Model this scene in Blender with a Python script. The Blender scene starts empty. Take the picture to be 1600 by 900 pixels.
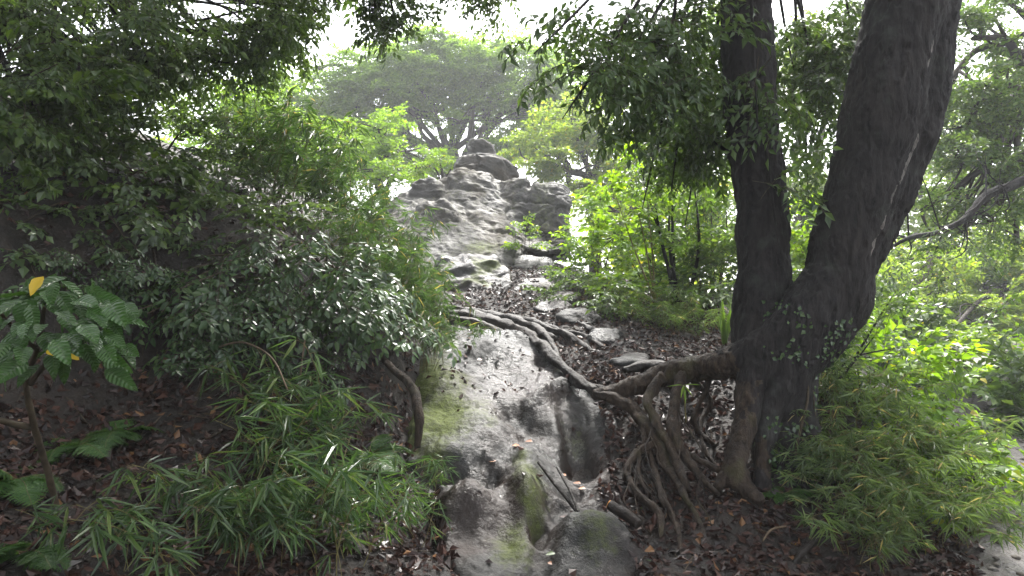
import bpy, math
import numpy as np

# ------------------------------------------------------------------ camera, sky, sun, exposure
S = bpy.context.scene
COL = S.collection
FPX, CAMZ = 1100.0, 1.6
cam = bpy.data.cameras.new('camera')
cam.sensor_width = 36.0
cam.lens = 36.0 * FPX / 1600.0
cam.clip_start, cam.clip_end = 0.05, 2000.0
cam_o = bpy.data.objects.new('camera', cam)
cam_o.location = (0, 0, CAMZ)
cam_o.rotation_euler = (math.radians(90), 0, 0)
COL.objects.link(cam_o)
S.camera = cam_o

SUN_EL, SUN_AZ = math.radians(55), math.radians(18)     # azimuth from +Y towards +X
wd = bpy.data.worlds.new('World'); S.world = wd; wd.use_nodes = True
nt = wd.node_tree; nt.nodes.clear()
sky = nt.nodes.new('ShaderNodeTexSky'); sky.sky_type = 'NISHITA'; sky.sun_disc = False
sky.sun_elevation = SUN_EL; sky.sun_rotation = SUN_AZ
sky.air_density = 1.0; sky.dust_density = 3.0; sky.ozone_density = 0.4
hs = nt.nodes.new('ShaderNodeHueSaturation'); hs.inputs['Saturation'].default_value = 0.22
bgn = nt.nodes.new('ShaderNodeBackground'); bgn.inputs['Strength'].default_value = 0.15
wo = nt.nodes.new('ShaderNodeOutputWorld')
nt.links.new(sky.outputs[0], hs.inputs['Color']); nt.links.new(hs.outputs[0], bgn.inputs[0]); nt.links.new(bgn.outputs[0], wo.inputs[0])

sl = bpy.data.lights.new('sun', 'SUN'); sl.energy = 2.6; sl.angle = math.radians(10); sl.color = (1.0, 0.97, 0.92)
so = bpy.data.objects.new('sun', sl); COL.objects.link(so)
so.rotation_euler = (math.radians(90) - SUN_EL, 0, math.pi - SUN_AZ)
so.location = (-6, 20, 30)

S.view_settings.view_transform = 'Standard'; S.view_settings.look = 'None'
S.view_settings.gamma = 1.0; S.view_settings.use_curve_mapping = False
S.view_settings.exposure = 2.25
S.render.engine = 'CYCLES'
S.cycles.max_bounces = 5; S.cycles.diffuse_bounces = 3; S.cycles.glossy_bounces = 2
S.cycles.transmission_bounces = 4; S.cycles.volume_bounces = 0; S.cycles.transparent_max_bounces = 4
S.cycles.caustics_reflective = False; S.cycles.caustics_refractive = False
S.cycles.use_denoising = True
S.cycles.sample_clamp_indirect = 6.0

# ------------------------------------------------------------------ maths helpers
def P(px, py, d):
    """a point of the place: seen at px,py of the 1600x900 photo, d metres ahead of the camera"""
    return np.array([(px - 800) / FPX * d, d, CAMZ - (py - 450) / FPX * d])

RNG = np.random.default_rng(7)
_perm = np.random.default_rng(3).permutation(256); _perm = np.concatenate([_perm, _perm, _perm])
_grad = np.random.default_rng(5).normal(size=(256, 3)); _grad /= np.linalg.norm(_grad, axis=1)[:, None]
def perlin(p):
    p = np.asarray(p, float); i = np.floor(p).astype(int); f = p - i; i &= 255
    u = f * f * f * (f * (f * 6 - 15) + 10)
    r = 0.0
    for dx in (0, 1):
        wx = u[..., 0] if dx else 1 - u[..., 0]
        for dy in (0, 1):
            wy = u[..., 1] if dy else 1 - u[..., 1]
            for dz in (0, 1):
                wz = u[..., 2] if dz else 1 - u[..., 2]
                h = _perm[_perm[_perm[(i[..., 0] + dx) & 255] + ((i[..., 1] + dy) & 255)] + ((i[..., 2] + dz) & 255)]
                g = _grad[h]
                r = r + wx * wy * wz * (g[..., 0] * (f[..., 0] - dx) + g[..., 1] * (f[..., 1] - dy) + g[..., 2] * (f[..., 2] - dz))
    return r * 1.6
def fbm(p, o=4, lac=2.03, gain=0.5):
    p = np.asarray(p, float); a, s = 1.0, 0.0
    for k in range(o):
        s = s + a * perlin(p + 17.3 * k); p = p * lac; a *= gain
    return s
def ridged(p, o=3):
    p = np.asarray(p, float); a, s = 1.0, 0.0
    for k in range(o):
        s = s + a * (1 - 2 * np.abs(perlin(p + 31.7 * k))); p = p * 2.1; a *= 0.5
    return s
def cells(p, seed=0):
    """nearest jittered cell: (F1, F2, offset from its centre, random numbers of the cell)"""
    p = np.asarray(p, float); i0 = np.floor(p).astype(int); f1 = np.full(len(p), 9.); f2 = np.full(len(p), 9.); off = np.zeros_like(p); rnd = np.zeros_like(p)
    for dx in (-1, 0, 1):
        for dy in (-1, 0, 1):
            for dz in (-1, 0, 1):
                i = i0 + [dx, dy, dz]; h = _perm[_perm[_perm[(i[:, 0] + seed) & 255] + (i[:, 1] & 255)] + (i[:, 2] & 255)]
                c = i + .5 + .28 * _grad[h] * 1.5; d = np.linalg.norm(p - c, axis=1); n = d < f1
                f2 = np.where(n, f1, np.minimum(f2, d)); f1 = np.where(n, d, f1); off[n] = (p - c)[n]; rnd[n] = _grad[(h * 7 + 3) & 255][n]
    return f1, f2, off, rnd
def sstep(a, b, x):
    t = np.clip((x - a) / (b - a), 0, 1); return t * t * (3 - 2 * t)
def norm(v):
    v = np.asarray(v, float); return v / np.maximum(np.linalg.norm(v, axis=-1, keepdims=True), 1e-9)
def catmull(pts, n=6):
    pts = np.asarray(pts, float); q = np.vstack([2 * pts[0] - pts[1], pts, 2 * pts[-1] - pts[-2]])
    out = []
    for k in range(1, len(q) - 2):
        t = np.linspace(0, 1, n, endpoint=False)[:, None]
        a, b, c, d = q[k - 1], q[k], q[k + 1], q[k + 2]
        out.append(0.5 * (2 * b + (c - a) * t + (2 * a - 5 * b + 4 * c - d) * t ** 2 + (3 * b - a - 3 * c + d) * t ** 3))
    out.append(pts[-1][None]); return np.vstack(out)

# ------------------------------------------------------------------ geometry collector
class Geo:
    def __init__(s): s.V = []; s.T = []; s.Q = []; s.TM = []; s.QM = []; s.n = 0
    def add(s, V, T=None, Q=None, m=0):
        V = np.asarray(V, float).reshape(-1, 3)
        if T is not None and len(T): T = np.asarray(T, int); s.T.append(T + s.n); s.TM.append(np.full(len(T), m))
        if Q is not None and len(Q): Q = np.asarray(Q, int); s.Q.append(Q + s.n); s.QM.append(np.full(len(Q), m))
        s.V.append(V); s.n += len(V); return s
    def arr(s):
        V = np.vstack(s.V) if s.V else np.zeros((0, 3))
        T = np.vstack(s.T) if s.T else np.zeros((0, 3), int); Q = np.vstack(s.Q) if s.Q else np.zeros((0, 4), int)
        TM = np.concatenate(s.TM) if s.TM else np.zeros(0, int); QM = np.concatenate(s.QM) if s.QM else np.zeros(0, int)
        return V, T, Q, TM, QM
    def tube(s, pts, rad, sides=6, m=0, cap=True, lump=0.0, seed=0):
        pts = np.asarray(pts, float); n = len(pts); rad = np.broadcast_to(np.asarray(rad, float), (n,))
        t = norm(np.gradient(pts, axis=0)); up = np.array([0, 0, 1.0])
        a = np.cross(t, up); bad = np.linalg.norm(a, axis=1) < 0.15; a[bad] = np.cross(t[bad], np.array([0, 1.0, 0])); a = norm(a)
        for k in range(1, n):
            v = a[k - 1] - t[k] * np.dot(a[k - 1], t[k]); a[k] = v / max(np.linalg.norm(v), 1e-6)
        b = np.cross(t, a)
        th = np.linspace(0, 2 * math.pi, sides, endpoint=False)
        R = np.repeat(rad[:, None], sides, 1)
        ring = pts[:, None] + R[..., None] * (np.cos(th)[None, :, None] * a[:, None] + np.sin(th)[None, :, None] * b[:, None])
        if lump:
            d = ring - pts[:, None]; sl = np.concatenate([[0], np.cumsum(np.linalg.norm(np.diff(pts, axis=0), axis=1))]); u3 = np.stack(np.broadcast_arrays(np.cos(th)[None] * 1.5 + seed, np.sin(th)[None] * 1.5, (sl / (5 * max(rad.mean(), .004)))[:, None]), -1)
            k = 1 + lump * (.75 * fbm(u3, 3) + .25 * fbm(ring * 14 + seed, 2))
            ring = pts[:, None] + d * k[..., None]
        i = np.arange(n - 1)[:, None] * sides + np.arange(sides)[None]; j = np.arange(n - 1)[:, None] * sides + (np.arange(sides)[None] + 1) % sides
        Q = np.stack([i, j, j + sides, i + sides], -1).reshape(-1, 4)
        V = ring.reshape(-1, 3); T = None
        if cap:
            V = np.vstack([V, pts[0], pts[-1]]); e = n * sides; k = np.arange(sides); k2 = (k + 1) % sides; o = (n - 1) * sides
            T = np.vstack([np.stack([k2, k, np.full(sides, e)], 1), np.stack([o + k, o + k2, np.full(sides, e + 1)], 1)])
        return s.add(V, T, Q, m)
    def instances(s, tpl, M):
        """many transformed copies of a small Geo; M is (N,4,4)"""
        V, T, Q, TM, QM = tpl.arr() if isinstance(tpl, Geo) else tpl
        N = len(M)
        if not N: return s
        W = np.einsum('nij,vj->nvi', M[:, :3, :3], V) + M[:, None, :3, 3]
        off = (np.arange(N) * len(V))[:, None, None]
        s.V.append(W.reshape(-1, 3))
        if len(T): s.T.append((T[None] + off).reshape(-1, 3) + s.n); s.TM.append(np.tile(TM, N))
        if len(Q): s.Q.append((Q[None] + off).reshape(-1, 4) + s.n); s.QM.append(np.tile(QM, N))
        s.n += N * len(V); return s
    def leaves(s, tpl, o, d, nrm, sc, m=0):
        M = frames(o, d, nrm, sc); V, T, Q = tpl
        return s.instances((V, T, Q, np.full(len(T), m), np.full(len(Q), m)), M)
    def mesh(s, name, mats, smooth=True, attrs=None):
        V, T, Q, TM, QM = s.arr(); me = bpy.data.meshes.new(name)
        nT, nQ = len(T), len(Q)
        me.vertices.add(len(V)); me.vertices.foreach_set('co', V.astype(np.float32).ravel())
        me.loops.add(nT * 3 + nQ * 4); me.loops.foreach_set('vertex_index', np.concatenate([T.ravel(), Q.ravel()]).astype(np.int32))
        me.polygons.add(nT + nQ)
        me.polygons.foreach_set('loop_start', np.concatenate([np.arange(nT) * 3, nT * 3 + np.arange(nQ) * 4]).astype(np.int32))
        mats = mats if isinstance(mats, (list, tuple)) else [mats]
        for m in mats: me.materials.append(m)
        me.polygons.foreach_set('material_index', np.clip(np.concatenate([TM, QM]), 0, len(mats) - 1).astype(np.int32))
        me.polygons.foreach_set('use_smooth', np.full(nT + nQ, bool(smooth)))
        for k, v in (attrs or {}).items():
            a = me.attributes.new(k, 'FLOAT', 'POINT'); a.data.foreach_set('value', np.asarray(v, np.float32))
        me.update(calc_edges=True); return me
    def build(s, name, mats, parent=None, smooth=True, attrs=None):
        o = parent
        org = ORG.get(parent.name, np.zeros(3)) if parent else np.zeros(3)
        if s.V: s.V[0] = s.V[0]
        me = s.mesh(name, mats, smooth, attrs)
        if parent is not None and np.any(org):
            co = np.empty(len(me.vertices) * 3, np.float32); me.vertices.foreach_get('co', co)
            co = co.reshape(-1, 3) - org.astype(np.float32); me.vertices.foreach_set('co', co.ravel()); me.update()
        ob = bpy.data.objects.new(name, me); COL.objects.link(ob)
        if parent is not None: ob.parent = parent; ORG[ob.name] = org
        return ob

ORG = {}
def frames(o, d, nrm, sc):
    o = np.asarray(o, float); N = len(o); d = norm(np.broadcast_to(d, (N, 3))); z = np.broadcast_to(nrm, (N, 3)).astype(float)
    x = np.cross(d, z); bad = np.linalg.norm(x, axis=1) < 1e-3
    if bad.any(): x[bad] = np.cross(d[bad], np.array([0.3, 0.9, 0.1]))
    x = norm(x); z = np.cross(x, d)
    sc = np.broadcast_to(np.asarray(sc, float), (N,))[:, None]
    M = np.zeros((N, 4, 4)); M[:, :3, 0] = x * sc; M[:, :3, 1] = d * sc; M[:, :3, 2] = z * sc; M[:, :3, 3] = o; M[:, 3, 3] = 1
    return M

def tag(o, label=None, cat=None, group=None, kind=None):
    if label: o['label'] = label
    if cat: o['category'] = cat
    if group: o['group'] = group
    o['kind'] = kind or 'thing'
    return o
def thing(name, loc, label, cat, group=None):
    o = bpy.data.objects.new(name, None); COL.objects.link(o); o.location = [float(v) for v in loc]
    o.empty_display_size = 0.1
    ORG[o.name] = np.array(loc, float); return tag(o, label, cat, group)
from mathutils import Matrix
def place(name, me, parent, M4):
    """object sharing mesh data at world matrix M4, child of a root Empty (translation only)"""
    o = bpy.data.objects.new(name, me); COL.objects.link(o)
    org = ORG.get(parent.name, np.zeros(3)) if parent else np.zeros(3)
    M = np.array(M4, float); M[:3, 3] -= org; o.parent = parent
    o.matrix_basis = Matrix([list(map(float, r)) for r in M]); return o
def sub(name, me, parent):
    o = bpy.data.objects.new(name, me); COL.objects.link(o); o.parent = parent; return o

# ------------------------------------------------------------------ materials
def newmat(name):
    m = bpy.data.materials.new(name); m.use_nodes = True; t = m.node_tree; t.nodes.clear()
    return m, t, t.nodes, t.links
def ramp(N, stops):
    r = N.new('ShaderNodeValToRGB'); e = r.color_ramp.elements
    while len(e) < len(stops): e.new(0.5)
    for k, (p, c) in enumerate(stops): e[k].position = p; e[k].color = (*c, 1) if len(c) == 3 else c
    return r
def leaf_mat(name, c1, c2, c3, rough=0.38, trans=0.42, tcol=None, spec=0.5, odd=None):
    m, t, N, L = newmat(name)
    g = N.new('ShaderNodeNewGeometry'); oi = N.new('ShaderNodeObjectInfo')
    stops = [(0.0, c1), (0.55, c2), (0.965 if odd else 1.0, c3)] + ([(0.985, odd)] if odd else [])
    r = ramp(N, stops); L.new(g.outputs['Random Per Island'], r.inputs[0])
    hsv = N.new('ShaderNodeHueSaturation'); mr = N.new('ShaderNodeMapRange'); mr.inputs[3].default_value = 0.75; mr.inputs[4].default_value = 1.25
    L.new(oi.outputs['Random'], mr.inputs[0]); L.new(mr.outputs[0], hsv.inputs['Value'])
    tc = N.new('ShaderNodeTexCoord'); nz = N.new('ShaderNodeTexNoise'); nz.inputs['Scale'].default_value = 60
    L.new(tc.outputs['Object'], nz.inputs['Vector'])
    mix = N.new('ShaderNodeMix'); mix.data_type = 'RGBA'; mix.blend_type = 'MULTIPLY'; mix.inputs[0].default_value = 0.5
    L.new(r.outputs[0], hsv.inputs['Color']); L.new(hsv.outputs[0], mix.inputs[6]); L.new(nz.outputs[0], mix.inputs[7])
    p = N.new('ShaderNodeBsdfPrincipled'); p.inputs['Roughness'].default_value = rough; p.inputs['Specular IOR Level'].default_value = spec
    L.new(hsv.outputs[0], p.inputs['Base Color'])
    tr = N.new('ShaderNodeBsdfTranslucent'); k = tcol or (1.5, 1.55, 0.55)
    mu = N.new('ShaderNodeMix'); mu.data_type = 'RGBA'; mu.blend_type = 'MULTIPLY'; mu.inputs[0].default_value = 1; mu.inputs[7].default_value = (*k, 1)
    mu.clamp_result = False
    L.new(hsv.outputs[0], mu.inputs[6]); L.new(mu.outputs[2], tr.inputs[0])
    ms = N.new('ShaderNodeMixShader'); ms.inputs[0].default_value = trans
    L.new(p.outputs[0], ms.inputs[1]); L.new(tr.outputs[0], ms.inputs[2])
    o = N.new('ShaderNodeOutputMaterial'); L.new(ms.outputs[0], o.inputs[0]); return m
def bark_mat(name, c1, c2, scale=(14, 14, 3), bump=0.6, rough=0.6, lichen=None):
    m, t, N, L = newmat(name)
    tc = N.new('ShaderNodeTexCoord'); mp = N.new('ShaderNodeMapping'); mp.inputs['Scale'].default_value = scale
    L.new(tc.outputs['Object'], mp.inputs[0])
    nz = N.new('ShaderNodeTexNoise'); nz.inputs['Scale'].default_value = 1; nz.inputs['Detail'].default_value = 8; nz.inputs['Roughness'].default_value = 0.65
    L.new(mp.outputs[0], nz.inputs['Vector'])
    n2 = N.new('ShaderNodeTexNoise'); n2.inputs['Scale'].default_value = 2.2; n2.inputs['Detail'].default_value = 5; L.new(tc.outputs['Object'], n2.inputs['Vector'])
    r = ramp(N, [(0.3, c1), (0.7, c2)]); L.new(nz.outputs[0], r.inputs[0]); col = r.outputs[0]
    r2 = ramp(N, [(0.25, (0.65, 0.65, 0.65)), (0.7, (1.15, 1.1, 1.05))]); L.new(n2.outputs[0], r2.inputs[0])
    mu = N.new('ShaderNodeMix'); mu.data_type = 'RGBA'; mu.blend_type = 'MULTIPLY'; mu.inputs[0].default_value = 1
    L.new(col, mu.inputs[6]); L.new(r2.outputs[0], mu.inputs[7]); col = mu.outputs[2]
    if lichen:
        n3 = N.new('ShaderNodeTexNoise'); n3.inputs['Scale'].default_value = 5; n3.inputs['Detail'].default_value = 7; L.new(tc.outputs['Object'], n3.inputs['Vector'])
        r3 = ramp(N, [(0.58, (0, 0, 0)), (0.72, (0.7, 0.7, 0.7))]); L.new(n3.outputs[0], r3.inputs[0])
        mx = N.new('ShaderNodeMix'); mx.data_type = 'RGBA'; L.new(r3.outputs[0], mx.inputs[0]); L.new(col, mx.inputs[6]); mx.inputs[7].default_value = (*lichen, 1); col = mx.outputs[2]
    p = N.new('ShaderNodeBsdfPrincipled'); L.new(col, p.inputs['Base Color']); p.inputs['Specular IOR Level'].default_value = 0.25
    rr = N.new('ShaderNodeMapRange'); rr.inputs[3].default_value = rough - 0.15; rr.inputs[4].default_value = rough + 0.2; L.new(n2.outputs[0], rr.inputs[0]); L.new(rr.outputs[0], p.inputs['Roughness'])
    b = N.new('ShaderNodeBump'); b.inputs['Strength'].default_value = bump; b.inputs['Distance'].default_value = 0.03
    L.new(nz.outputs[0], b.inputs['Height']); L.new(b.outputs[0], p.inputs['Normal'])
    o = N.new('ShaderNodeOutputMaterial'); L.new(p.outputs[0], o.inputs[0]); return m
def rock_mat(name, dark, light, brown, wet=(0.28, 0.6), moss=True, fine=55, bump=0.5):
    m, t, N, L = newmat(name)
    tc = N.new('ShaderNodeTexCoord')
    def nz(s, d, r=0.6, vec=None):
        n = N.new('ShaderNodeTexNoise'); n.inputs['Scale'].default_value = s; n.inputs['Detail'].default_value = d; n.inputs['Roughness'].default_value = r
        L.new(vec or tc.outputs['Object'], n.inputs['Vector']); return n
    a = nz(2.3, 9, 0.65); bn = nz(fine, 6, 0.7); c = nz(1.1, 5)
    r = ramp(N, [(0.3, dark), (0.68, light)]); L.new(a.outputs[0], r.inputs[0])
    r2 = ramp(N, [(0.46, (0, 0, 0)), (0.6, (0.85, 0.85, 0.85))]); L.new(c.outputs[0], r2.inputs[0])
    mx = N.new('ShaderNodeMix'); mx.data_type = 'RGBA'; L.new(r2.outputs[0], mx.inputs[0]); L.new(r.outputs[0], mx.inputs[6]); mx.inputs[7].default_value = (*brown, 1)
    sp = ramp(N, [(0.3, (0.6, 0.6, 0.6)), (0.65, (1.12, 1.12, 1.12))]); L.new(bn.outputs[0], sp.inputs[0])
    mu = N.new('ShaderNodeMix'); mu.data_type = 'RGBA'; mu.blend_type = 'MULTIPLY'; mu.inputs[0].default_value = 1; L.new(mx.outputs[2], mu.inputs[6]); L.new(sp.outputs[0], mu.inputs[7])
    col = mu.outputs[2]
    at = N.new('ShaderNodeAttribute'); at.attribute_name = 'moss'
    n4 = nz(16, 8, 0.75)
    ad = N.new('ShaderNodeMath'); ad.operation = 'ADD'; L.new(at.outputs['Fac'], ad.inputs[0]); L.new(n4.outputs[0], ad.inputs[1])
    mk = N.new('ShaderNodeMapRange'); mk.inputs[1].default_value = 0.78; mk.inputs[2].default_value = 1.18; L.new(ad.outputs[0], mk.inputs[0])
    mr = ramp(N, [(0.3, (0.026, 0.036, 0.009)), (0.72, (0.105, 0.130, 0.018))]); L.new(bn.outputs[0], mr.inputs[0])
    m2 = N.new('ShaderNodeMix'); m2.data_type = 'RGBA'; L.new(mk.outputs[0], m2.inputs[0]); L.new(col, m2.inputs[6]); L.new(mr.outputs[0], m2.inputs[7])
    p = N.new('ShaderNodeBsdfPrincipled'); L.new(m2.outputs[2], p.inputs['Base Color'])
    w = nz(1.7, 6, 0.6); rr = N.new('ShaderNodeMapRange'); rr.inputs[1].default_value = 0.44; rr.inputs[2].default_value = 0.58
    rr.inputs[3].default_value = wet[0]; rr.inputs[4].default_value = wet[1]; L.new(w.outputs[0], rr.inputs[0])
    m3 = N.new('ShaderNodeMix'); L.new(mk.outputs[0], m3.inputs[0]); L.new(rr.outputs[0], m3.inputs[2]); m3.inputs[3].default_value = 0.85
    L.new(m3.outputs[0], p.inputs['Roughness']); p.inputs['Specular IOR Level'].default_value = 0.34
    hsum = N.new('ShaderNodeMath'); hsum.operation = 'MULTIPLY_ADD'; hsum.inputs[1].default_value = 0.25; L.new(bn.outputs[0], hsum.inputs[0])
    n5 = nz(14, 8, 0.65); L.new(n5.outputs[0], hsum.inputs[2])
    b = N.new('ShaderNodeBump'); b.inputs['Strength'].default_value = bump; b.inputs['Distance'].default_value = 0.035; L.new(hsum.outputs[0], b.inputs['Height'])
    L.new(b.outputs[0], p.inputs['Normal'])
    o = N.new('ShaderNodeOutputMaterial'); L.new(p.outputs[0], o.inputs[0]); return m
def soil_mat(name, c1, c2, c3, rough=(0.35, 0.75), sc=7.0):
    m, t, N, L = newmat(name); tc = N.new('ShaderNodeTexCoord')
    a = N.new('ShaderNodeTexNoise'); a.inputs['Scale'].default_value = sc; a.inputs['Detail'].default_value = 10; a.inputs['Roughness'].default_value = 0.7
    L.new(tc.outputs['Object'], a.inputs['Vector'])
    v = N.new('ShaderNodeTexNoise'); v.inputs['Scale'].default_value = 45; v.inputs['Detail'].default_value = 6; L.new(tc.outputs['Object'], v.inputs['Vector'])
    r = ramp(N, [(0.3, c1), (0.5, c2), (0.75, c3)]); L.new(a.outputs[0], r.inputs[0])
    p = N.new('ShaderNodeBsdfPrincipled'); L.new(r.outputs[0], p.inputs['Base Color'])
    rr = N.new('ShaderNodeMapRange'); rr.inputs[3].default_value = rough[0]; rr.inputs[4].default_value = rough[1]; L.new(a.outputs[0], rr.inputs[0]); L.new(rr.outputs[0], p.inputs['Roughness'])
    ad = N.new('ShaderNodeMath'); ad.operation = 'MULTIPLY_ADD'; ad.inputs[1].default_value = 0.5; L.new(v.outputs[0], ad.inputs[0]); L.new(a.outputs[0], ad.inputs[2])
    b = N.new('ShaderNodeBump'); b.inputs['Strength'].default_value = 0.8; b.inputs['Distance'].default_value = 0.05; L.new(ad.outputs[0], b.inputs['Height']); L.new(b.outputs[0], p.inputs['Normal'])
    o = N.new('ShaderNodeOutputMaterial'); L.new(p.outputs[0], o.inputs[0]); return m

M_SOIL = soil_mat('wet_soil', (0.006, 0.0048, 0.0036), (0.018, 0.013, 0.0095), (0.040, 0.028, 0.020), (0.6, 0.95))
M_PATH = soil_mat('wet_path_mud', (0.025, 0.020, 0.017), (0.055, 0.046, 0.041), (0.10, 0.088, 0.08), (0.18, 0.55), 9)
M_ROCK = rock_mat('wet_sandstone', (0.005, 0.0048, 0.0042), (0.026, 0.025, 0.0225), (0.026, 0.0155, 0.0115), (0.22, 0.6), fine=70, bump=0.75)
M_CRAG = rock_mat('weathered_sandstone', (0.012, 0.011, 0.0095), (0.055, 0.051, 0.044), (0.055, 0.044, 0.030), (0.6, 0.85), fine=30, bump=0.6)
M_BARK = bark_mat('dark_bark', (0.0045, 0.004, 0.004), (0.034, 0.030, 0.029), (24, 24, 5), 1.0, 0.8, lichen=(0.042, 0.044, 0.038))
M_ROOT = bark_mat('root_bark', (0.006, 0.0042, 0.0033), (0.070, 0.050, 0.035), (30, 30, 12), 1.0, 0.65, lichen=(0.060, 0.056, 0.024))
M_DROOT = bark_mat('dark_wet_root', (0.008, 0.006, 0.005), (0.034, 0.027, 0.022), (16, 16, 16), 0.9, 0.55)
M_SEAM = bark_mat('pale_bark_seam', (0.03, 0.027, 0.024), (0.30, 0.28, 0.26), (60, 60, 14), 0.8, 0.7)
M_FARBARK = bark_mat('grey_bark', (0.018, 0.014, 0.011), (0.055, 0.044, 0.036), (6, 6, 6), 0.4, 0.8)
M_TWIG = bark_mat('twig_bark', (0.03, 0.024, 0.016), (0.09, 0.07, 0.045), (20, 20, 20), 0.2, 0.7)
M_DEAD = bark_mat('dead_wood', (0.06, 0.042, 0.028), (0.20, 0.15, 0.10), (14, 14, 14), 0.6, 0.7)
M_CULM = bark_mat('bamboo_culm', (0.09, 0.085, 0.03), (0.20, 0.17, 0.07), (20, 20, 20), 0.1, 0.6)
M_CUT = bark_mat('fresh_cut_wood', (0.5, 0.20, 0.04), (0.75, 0.36, 0.08), (30, 30, 30), 0.2, 0.7)
M_EVER = leaf_mat('evergreen_leaf', (0.030, 0.054, 0.020), (0.053, 0.092, 0.028), (0.085, 0.135, 0.038), 0.34, 0.38)
M_CANOPY = leaf_mat('canopy_leaf', (0.050, 0.082, 0.036), (0.086, 0.135, 0.054), (0.13, 0.195, 0.07), 0.3, 0.45, spec=0.7)  # greens lightened in place of a thicker haze veil at upper left
M_GLOSS = leaf_mat('glossy_shrub_leaf', (0.034, 0.060, 0.030), (0.056, 0.096, 0.044), (0.088, 0.135, 0.058), 0.26, 0.33, spec=0.6)
M_BAMB = leaf_mat('bamboo_leaf', (0.034, 0.066, 0.026), (0.058, 0.105, 0.036), (0.095, 0.15, 0.046), 0.28, 0.36, (1.35, 1.5, 0.6), odd=(0.36, 0.27, 0.12))
M_BAMB2 = leaf_mat('slope_bamboo_leaf', (0.055, 0.088, 0.036), (0.090, 0.135, 0.052), (0.14, 0.19, 0.07), 0.3, 0.4, (1.35, 1.45, 0.6), odd=(0.36, 0.29, 0.13))
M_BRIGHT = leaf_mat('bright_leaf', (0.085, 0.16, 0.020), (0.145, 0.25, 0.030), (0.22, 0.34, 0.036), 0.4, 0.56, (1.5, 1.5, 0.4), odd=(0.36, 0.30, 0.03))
M_MID = leaf_mat('mid_green_leaf', (0.045, 0.085, 0.022), (0.075, 0.13, 0.03), (0.12, 0.18, 0.04), 0.4, 0.45)
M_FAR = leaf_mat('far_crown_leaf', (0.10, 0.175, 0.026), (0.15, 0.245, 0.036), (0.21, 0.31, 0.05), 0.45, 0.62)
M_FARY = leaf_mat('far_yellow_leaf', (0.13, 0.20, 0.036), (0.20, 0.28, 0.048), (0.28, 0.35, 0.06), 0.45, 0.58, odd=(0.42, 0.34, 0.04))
M_BIG = leaf_mat('large_veined_leaf', (0.026, 0.066, 0.018), (0.040, 0.094, 0.024), (0.065, 0.13, 0.03), 0.28, 0.30, spec=0.5)
def vein(m):
    t = m.node_tree; N, L = t.nodes, t.links; tc = N.new('ShaderNodeTexCoord'); sp = N.new('ShaderNodeSeparateXYZ'); L.new(tc.outputs['Object'], sp.inputs[0])
    def mt(op, a, b=None):
        n = N.new('ShaderNodeMath'); n.operation = op
        for k, v in enumerate((a, b)):
            if v is None: continue
            if isinstance(v, (int, float)): n.inputs[k].default_value = v
            else: L.new(v, n.inputs[k])
        return n.outputs[0]
    ab = mt('ABSOLUTE', sp.outputs[0]); f = mt('FRACT', mt('MULTIPLY', mt('SUBTRACT', sp.outputs[1], mt('MULTIPLY', ab, .9)), 9.0)); side = mt('ABSOLUTE', mt('SUBTRACT', f, .5))
    line = mt('MAXIMUM', mt('LESS_THAN', side, .06), mt('LESS_THAN', ab, .011))
    p = [n for n in N if n.type == 'BSDF_PRINCIPLED'][0]; src = p.inputs['Base Color'].links[0].from_socket
    mx = N.new('ShaderNodeMix'); mx.data_type = 'RGBA'; L.new(mt('MULTIPLY', line, .55), mx.inputs[0]); L.new(src, mx.inputs[6]); mx.inputs[7].default_value = (.11, .17, .06, 1); L.new(mx.outputs[2], p.inputs['Base Color'])
    b = N.new('ShaderNodeBump'); b.inputs['Strength'].default_value = .7; b.inputs['Distance'].default_value = .02; L.new(mt('SUBTRACT', mt('MULTIPLY', side, 1.0), line), b.inputs['Height']); L.new(b.outputs[0], p.inputs['Normal'])
vein(M_BIG)
M_YEL = leaf_mat('yellow_leaf', (0.62, 0.42, 0.02), (0.68, 0.46, 0.03), (0.70, 0.50, 0.03), 0.4, 0.35, (1.0, 0.95, 0.4))
M_FERN = leaf_mat('fern_leaf', (0.035, 0.085, 0.022), (0.055, 0.12, 0.03), (0.08, 0.15, 0.035), 0.45, 0.45)
M_LITTER = leaf_mat('leaf_litter', (0.011, 0.007, 0.006), (0.034, 0.017, 0.013), (0.078, 0.038, 0.027), 0.36, 0.08, (1.2, 1.0, 0.8), spec=0.25, odd=(0.19, 0.10, 0.045))
M_FALL = leaf_mat('fallen_orange_leaf', (0.20, 0.085, 0.04), (0.30, 0.12, 0.045), (0.38, 0.18, 0.06), 0.35, 0.15, (1.1, 1, .8))

# ------------------------------------------------------------------ leaf and spray templates
def leaf8(w, fold=0.18, droop=0.18, a=0.32, b=0.7, wb=0.78):
    V = np.array([[0, 0, 0], [-w, a, fold * w], [0, a, -droop * .12], [w, a, fold * w], [-w * wb, b, fold * w * .6 - droop * .5], [0, b, -droop * .62], [w * wb, b, fold * w * .6 - droop * .5], [0, 1, -droop]], float)
    T = np.array([[0, 2, 1], [0, 3, 2], [4, 5, 7], [5, 6, 7]]); Q = np.array([[1, 2, 5, 4], [2, 3, 6, 5]])
    return V, T, Q
def leaf4(w, fold=0.2, droop=0.15, a=0.42):
    V = np.array([[0, 0, 0], [-w, a, fold * w], [w, a, fold * w], [0, 1, -droop], [0, a * 1.05, -droop * .3]], float)
    T = np.array([[0, 4, 1], [0, 2, 4], [1, 4, 3], [4, 2, 3]]); return V, T, np.zeros((0, 4), int)
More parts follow.
